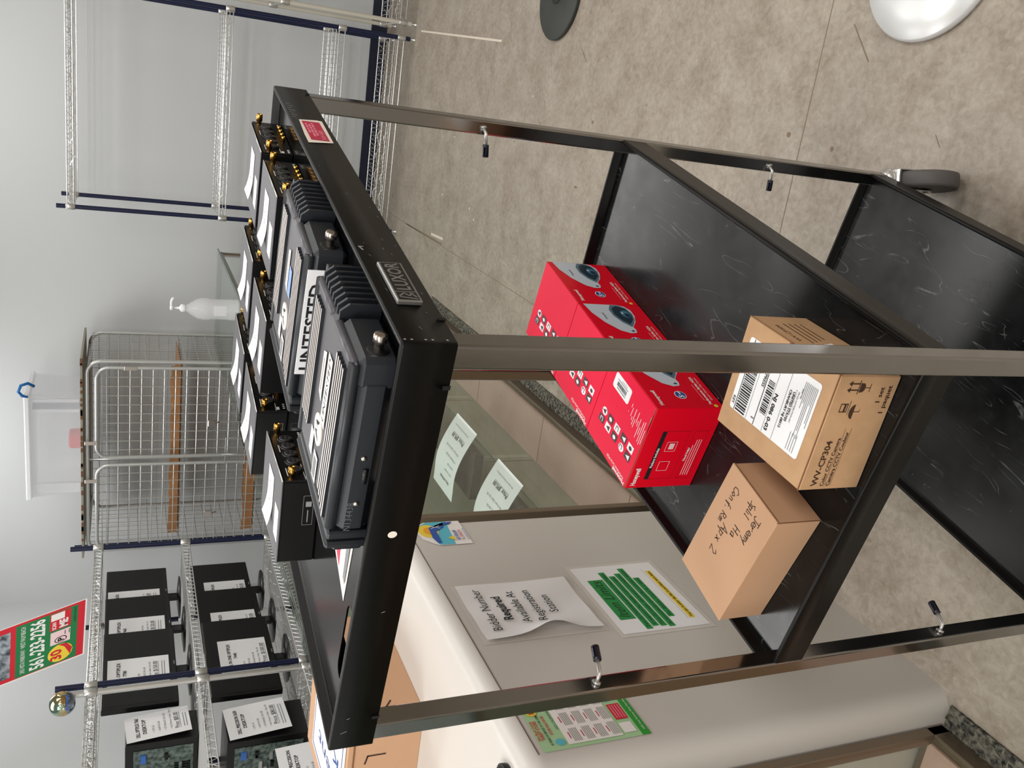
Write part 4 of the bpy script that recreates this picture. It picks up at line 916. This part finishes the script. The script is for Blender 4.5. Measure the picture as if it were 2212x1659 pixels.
monitor('upper row monitor at the right end beside the cage', 3.42, 2.47, ZU); monitor('middle monitor of the upper row', 3.0, 2.40, ZU, .5); monitor('upper row monitor just right of the navy post', 2.565, 2.33, ZU, .53)
monitor('lower row monitor at the right end beside the cage', 3.42, 2.47, ZL); monitor('middle monitor of the lower row', 3.0, 2.40, ZL, .5); monitor('lower row monitor just right of the navy post', 2.555, 2.33, ZL, .56)
sheet('price sheet reading 120.00 on the upper right monitor', 3.46, 2.468, 1.415, ('DELL OPTIPLEX', '7470'), 'Price: $120.00', SP)
sheet('price sheet on the middle upper monitor, half covered', 3.10, 2.398, 1.405, ('DELL OPTIPLEX', '7460'), 'Price: $120.00', SP)
sheet('price sheet reading 150.00 on the upper monitor beside the navy post', 2.68, 2.328, 1.405, ('DELL OPTIPLEX', '7780'), 'Price: $150.00', SP)
sheet('price sheet on the lower right monitor', 3.48, 2.468, .985, ('DELL OPTIPLEX', '3050'), 'Price: $100.00', SP, h_=.21)
sheet('price sheet on the middle lower monitor, showing only its edge', 3.08, 2.398, .985, ('DELL OPTIPLEX', '7440'), 'Price: $100.00', SP, h_=.21)
sheet('price sheet on the lower monitor beside the navy post', 2.70, 2.328, .985, ('ALL IN ONE OPTIPLEX', '7440'), 'Price: $100.00', SP, w_=.24, h_=.21)
def desktop(label, x, y, z, w_, d_, h_):
    t = thing('desktop_computer', label, 'computer', (x, y, z), 0, 'desktop computers on the wire shelves')
    b = MB(); b.box(0, 0, 0, w_, d_, h_, MON, ch=.003); b.build('case', t)
    b = MB(); T = FR((-.001, 0, 0), (0, -1, 0), (0, 0, 1)); b.box(-.003, .03, .02, -.0005, d_-.02, h_-.03, PCB); 
    for i in range(9): yy = .05+random.random()*(d_-.12); zz = .04+random.random()*(h_-.1); b.box(-.014, yy, zz, -.002, yy+.02+.02*random.random(), zz+.012, random.choice([ZINC, MON, PCB, ZINCD]))
    b.box(-.012, .05, h_-.075, -.002, .085, h_-.055, mat('blue_plug', (60, 110, 190), .5))
    for k in range(6): b.box(-.01, d_*.4+k*.012, .03, -.002, d_*.4+k*.012+.005, .09, MON)
    b.build('rear_ports', t)
desktop('black desktop computer with green board showing, upper shelf left of the post', 2.37, 2.36, 1.3102, .165, .27, .27)
desktop('black desktop computer with open circuit side, lower shelf left of the post', 2.29, 2.35, .8902, .21, .28, .32)
desktop('black desktop computer at the near end of the lower shelf', 1.93, 2.3, .8902, .24, .3, .15)
sheet('price sheet reading 85.00 on the upper desktop computer', 2.39, 2.352, 1.335, ('DELL OPTIPLEX 7060', 'DESKTOP'), 'Price: $85.00', SP, w_=.15, h_=.24, hang=.012, tilt=RD(-4))
sheet('price sheet reading 80.00 on the lower desktop computer', 2.31, 2.342, .955, ('DELL PRECISION 3630', 'DESKTOP'), 'Price: $80.00', SP, w_=.19, h_=.245, hang=.012, tilt=RD(-4))
sheet('price sheet on the desktop computer at the near end of the lower shelf', 1.95, 2.29, .905, ('DELL PRECISION', 'DESKTOP'), 'Price: $80.00', SP, w_=.2, h_=.145, hang=.01)
# ornament
t = thing('foil_ornament', 'shiny iridescent ball ornament on top of the zinc post', 'ornament', (2.47, 2.2, 1.80))
b = MB(); n = 20; b.lathe([(.046*sin(RD(a))+.0005, .0-.046*cos(RD(a))) for a in range(0, 181, 12)], FOIL, 24); b.build('ball', t)
b = MB(); b.lathe([(.047*sin(RD(a)), -.047*cos(RD(a))) for a in range(20, 75, 10)], mat('silver_blue_foil', (170, 184, 198), .15, 1), 24, caps=False); T = FR((-.036, -.031, -.018), (.65, -.76, 0), (0, 0, 1)); b.text('¡buggy!', .02, -.03, -.006, BLUS, T, bold=.03); b.build('lettering_band', t)
t2 = MB()
# sign
t = thing('tilted_sign', 'tilted red and green sign with a phone number above the monitor rack', 'sign', (3.6, 2.452, 1.754))
a_ = RD(-21); u = V((0, -cos(a_), sin(a_))); v = V((0, sin(a_)*-1, cos(a_)))
u = V((0, -cos(RD(3)), -sin(RD(3)))); v = V((0, sin(RD(20)), cos(RD(20))))
def SF(d): n = u.cross(v).normalized(); mm = M(((u.x, v.x, n.x, n.x*d), (u.y, v.y, n.y, n.y*d), (u.z, v.z, n.z, n.z*d), (0, 0, 0, 1))); return mm
Wd, Hd = .325, .62
b = MB(); b.box(-Wd, 0, -.006, 0, Hd, 0, WHT, SF(0)); b.rect(-Wd+.008, .008, -.0, Hd, REDS, SF(.0006)); b.build('board', t)
b = MB(); b.rect(-Wd+.012, .042, -.012, .335, GRN, SF(.0012)); b.rect(-Wd+.03, .36, -.03, Hd-.02, mat('photo_grey', (60, 66, 72), .5, noise=(30, (170, 180, 190))), SF(.0012))
b.text('561-233-2256', .095, -Wd/2, .2, WHT, SF(.0018), 'CENTER', bold=.03, maxw=.28); b.text('2455 VISTA PARKWAY · WEST PALM BEACH', .032, -Wd/2, .29, WHT, SF(.0018), 'CENTER', maxw=.27)
b.rect(-.115, .075, -.016, .175, REDS, SF(.0018)); b.text('SCAN', .026, -.11, .145, WHT, SF(.0024), bold=.03, maxw=.042); b.text('ME', .055, -.11, .09, WHT, SF(.0024), bold=.04, maxw=.046); b.rect(-.058, .105, -.02, .17, WHT, SF(.0024))
b.rect(-.2, .075, -.125, .17, mat('pale_pink', (238, 206, 210), .5), SF(.0018)); b.disc(-.178, .12, .018, .03, INK, SF(.0024)); b.disc(-.178, .12, .014, .025, MATS['pale_pink'], SF(.003)); b.text('P', .04, -.188, .106, INK, SF(.0036), bold=.04); b.stroke([(-.155, .1), (-.135, .1)], .006, INKG, SF(.0024)); b.stroke([(-.155, .08), (-.135, .08)], .006, INKG, SF(.0024))
b.disc(-.257, .12, .05, .06, YEL, SF(.0018)); b.text('30', .075, -.296, .115, REDS, SF(.0024), bold=.03, maxw=.06); b.poly([(-.285, .072), (-.25, .062), (-.212, .09), (-.208, .13), (-.23, .1)], REDS, SF(.0024))
b.text('publicsurplus', .016, -.105, .052, INK, SF(.0018))
b.build('printed_panel', t)

# ------------------------------------------------------------------ floor stands at the right
def stand(name, label, x, y, m, prof):
    t = thing(name, label, 'floor stand', (x, y, .0005), 0, 'round floor stands')
    b = MB(); b.lathe(prof, m, 64); b.build('base', t); b = MB(); b.lathe([(.04, .02), (.04, .03), (.026, .035), (.025, 1.0)], m, 20); b.build('pole', t)
stand('floor_stand', 'dark round rubber base of a floor stand, far right', 2.805, -.633, DARKD, [(.17, 0), (.176, .004), (.176, .014), (.172, .018), (.06, .021), (.02, .022)])
stand('floor_stand', 'white metal round base of a floor stand, near right', .925, -.626, WHITED, [(.172, 0), (.18, .004), (.18, .012), (.175, .018), (.12, .03), (.06, .038), (.02, .04)])
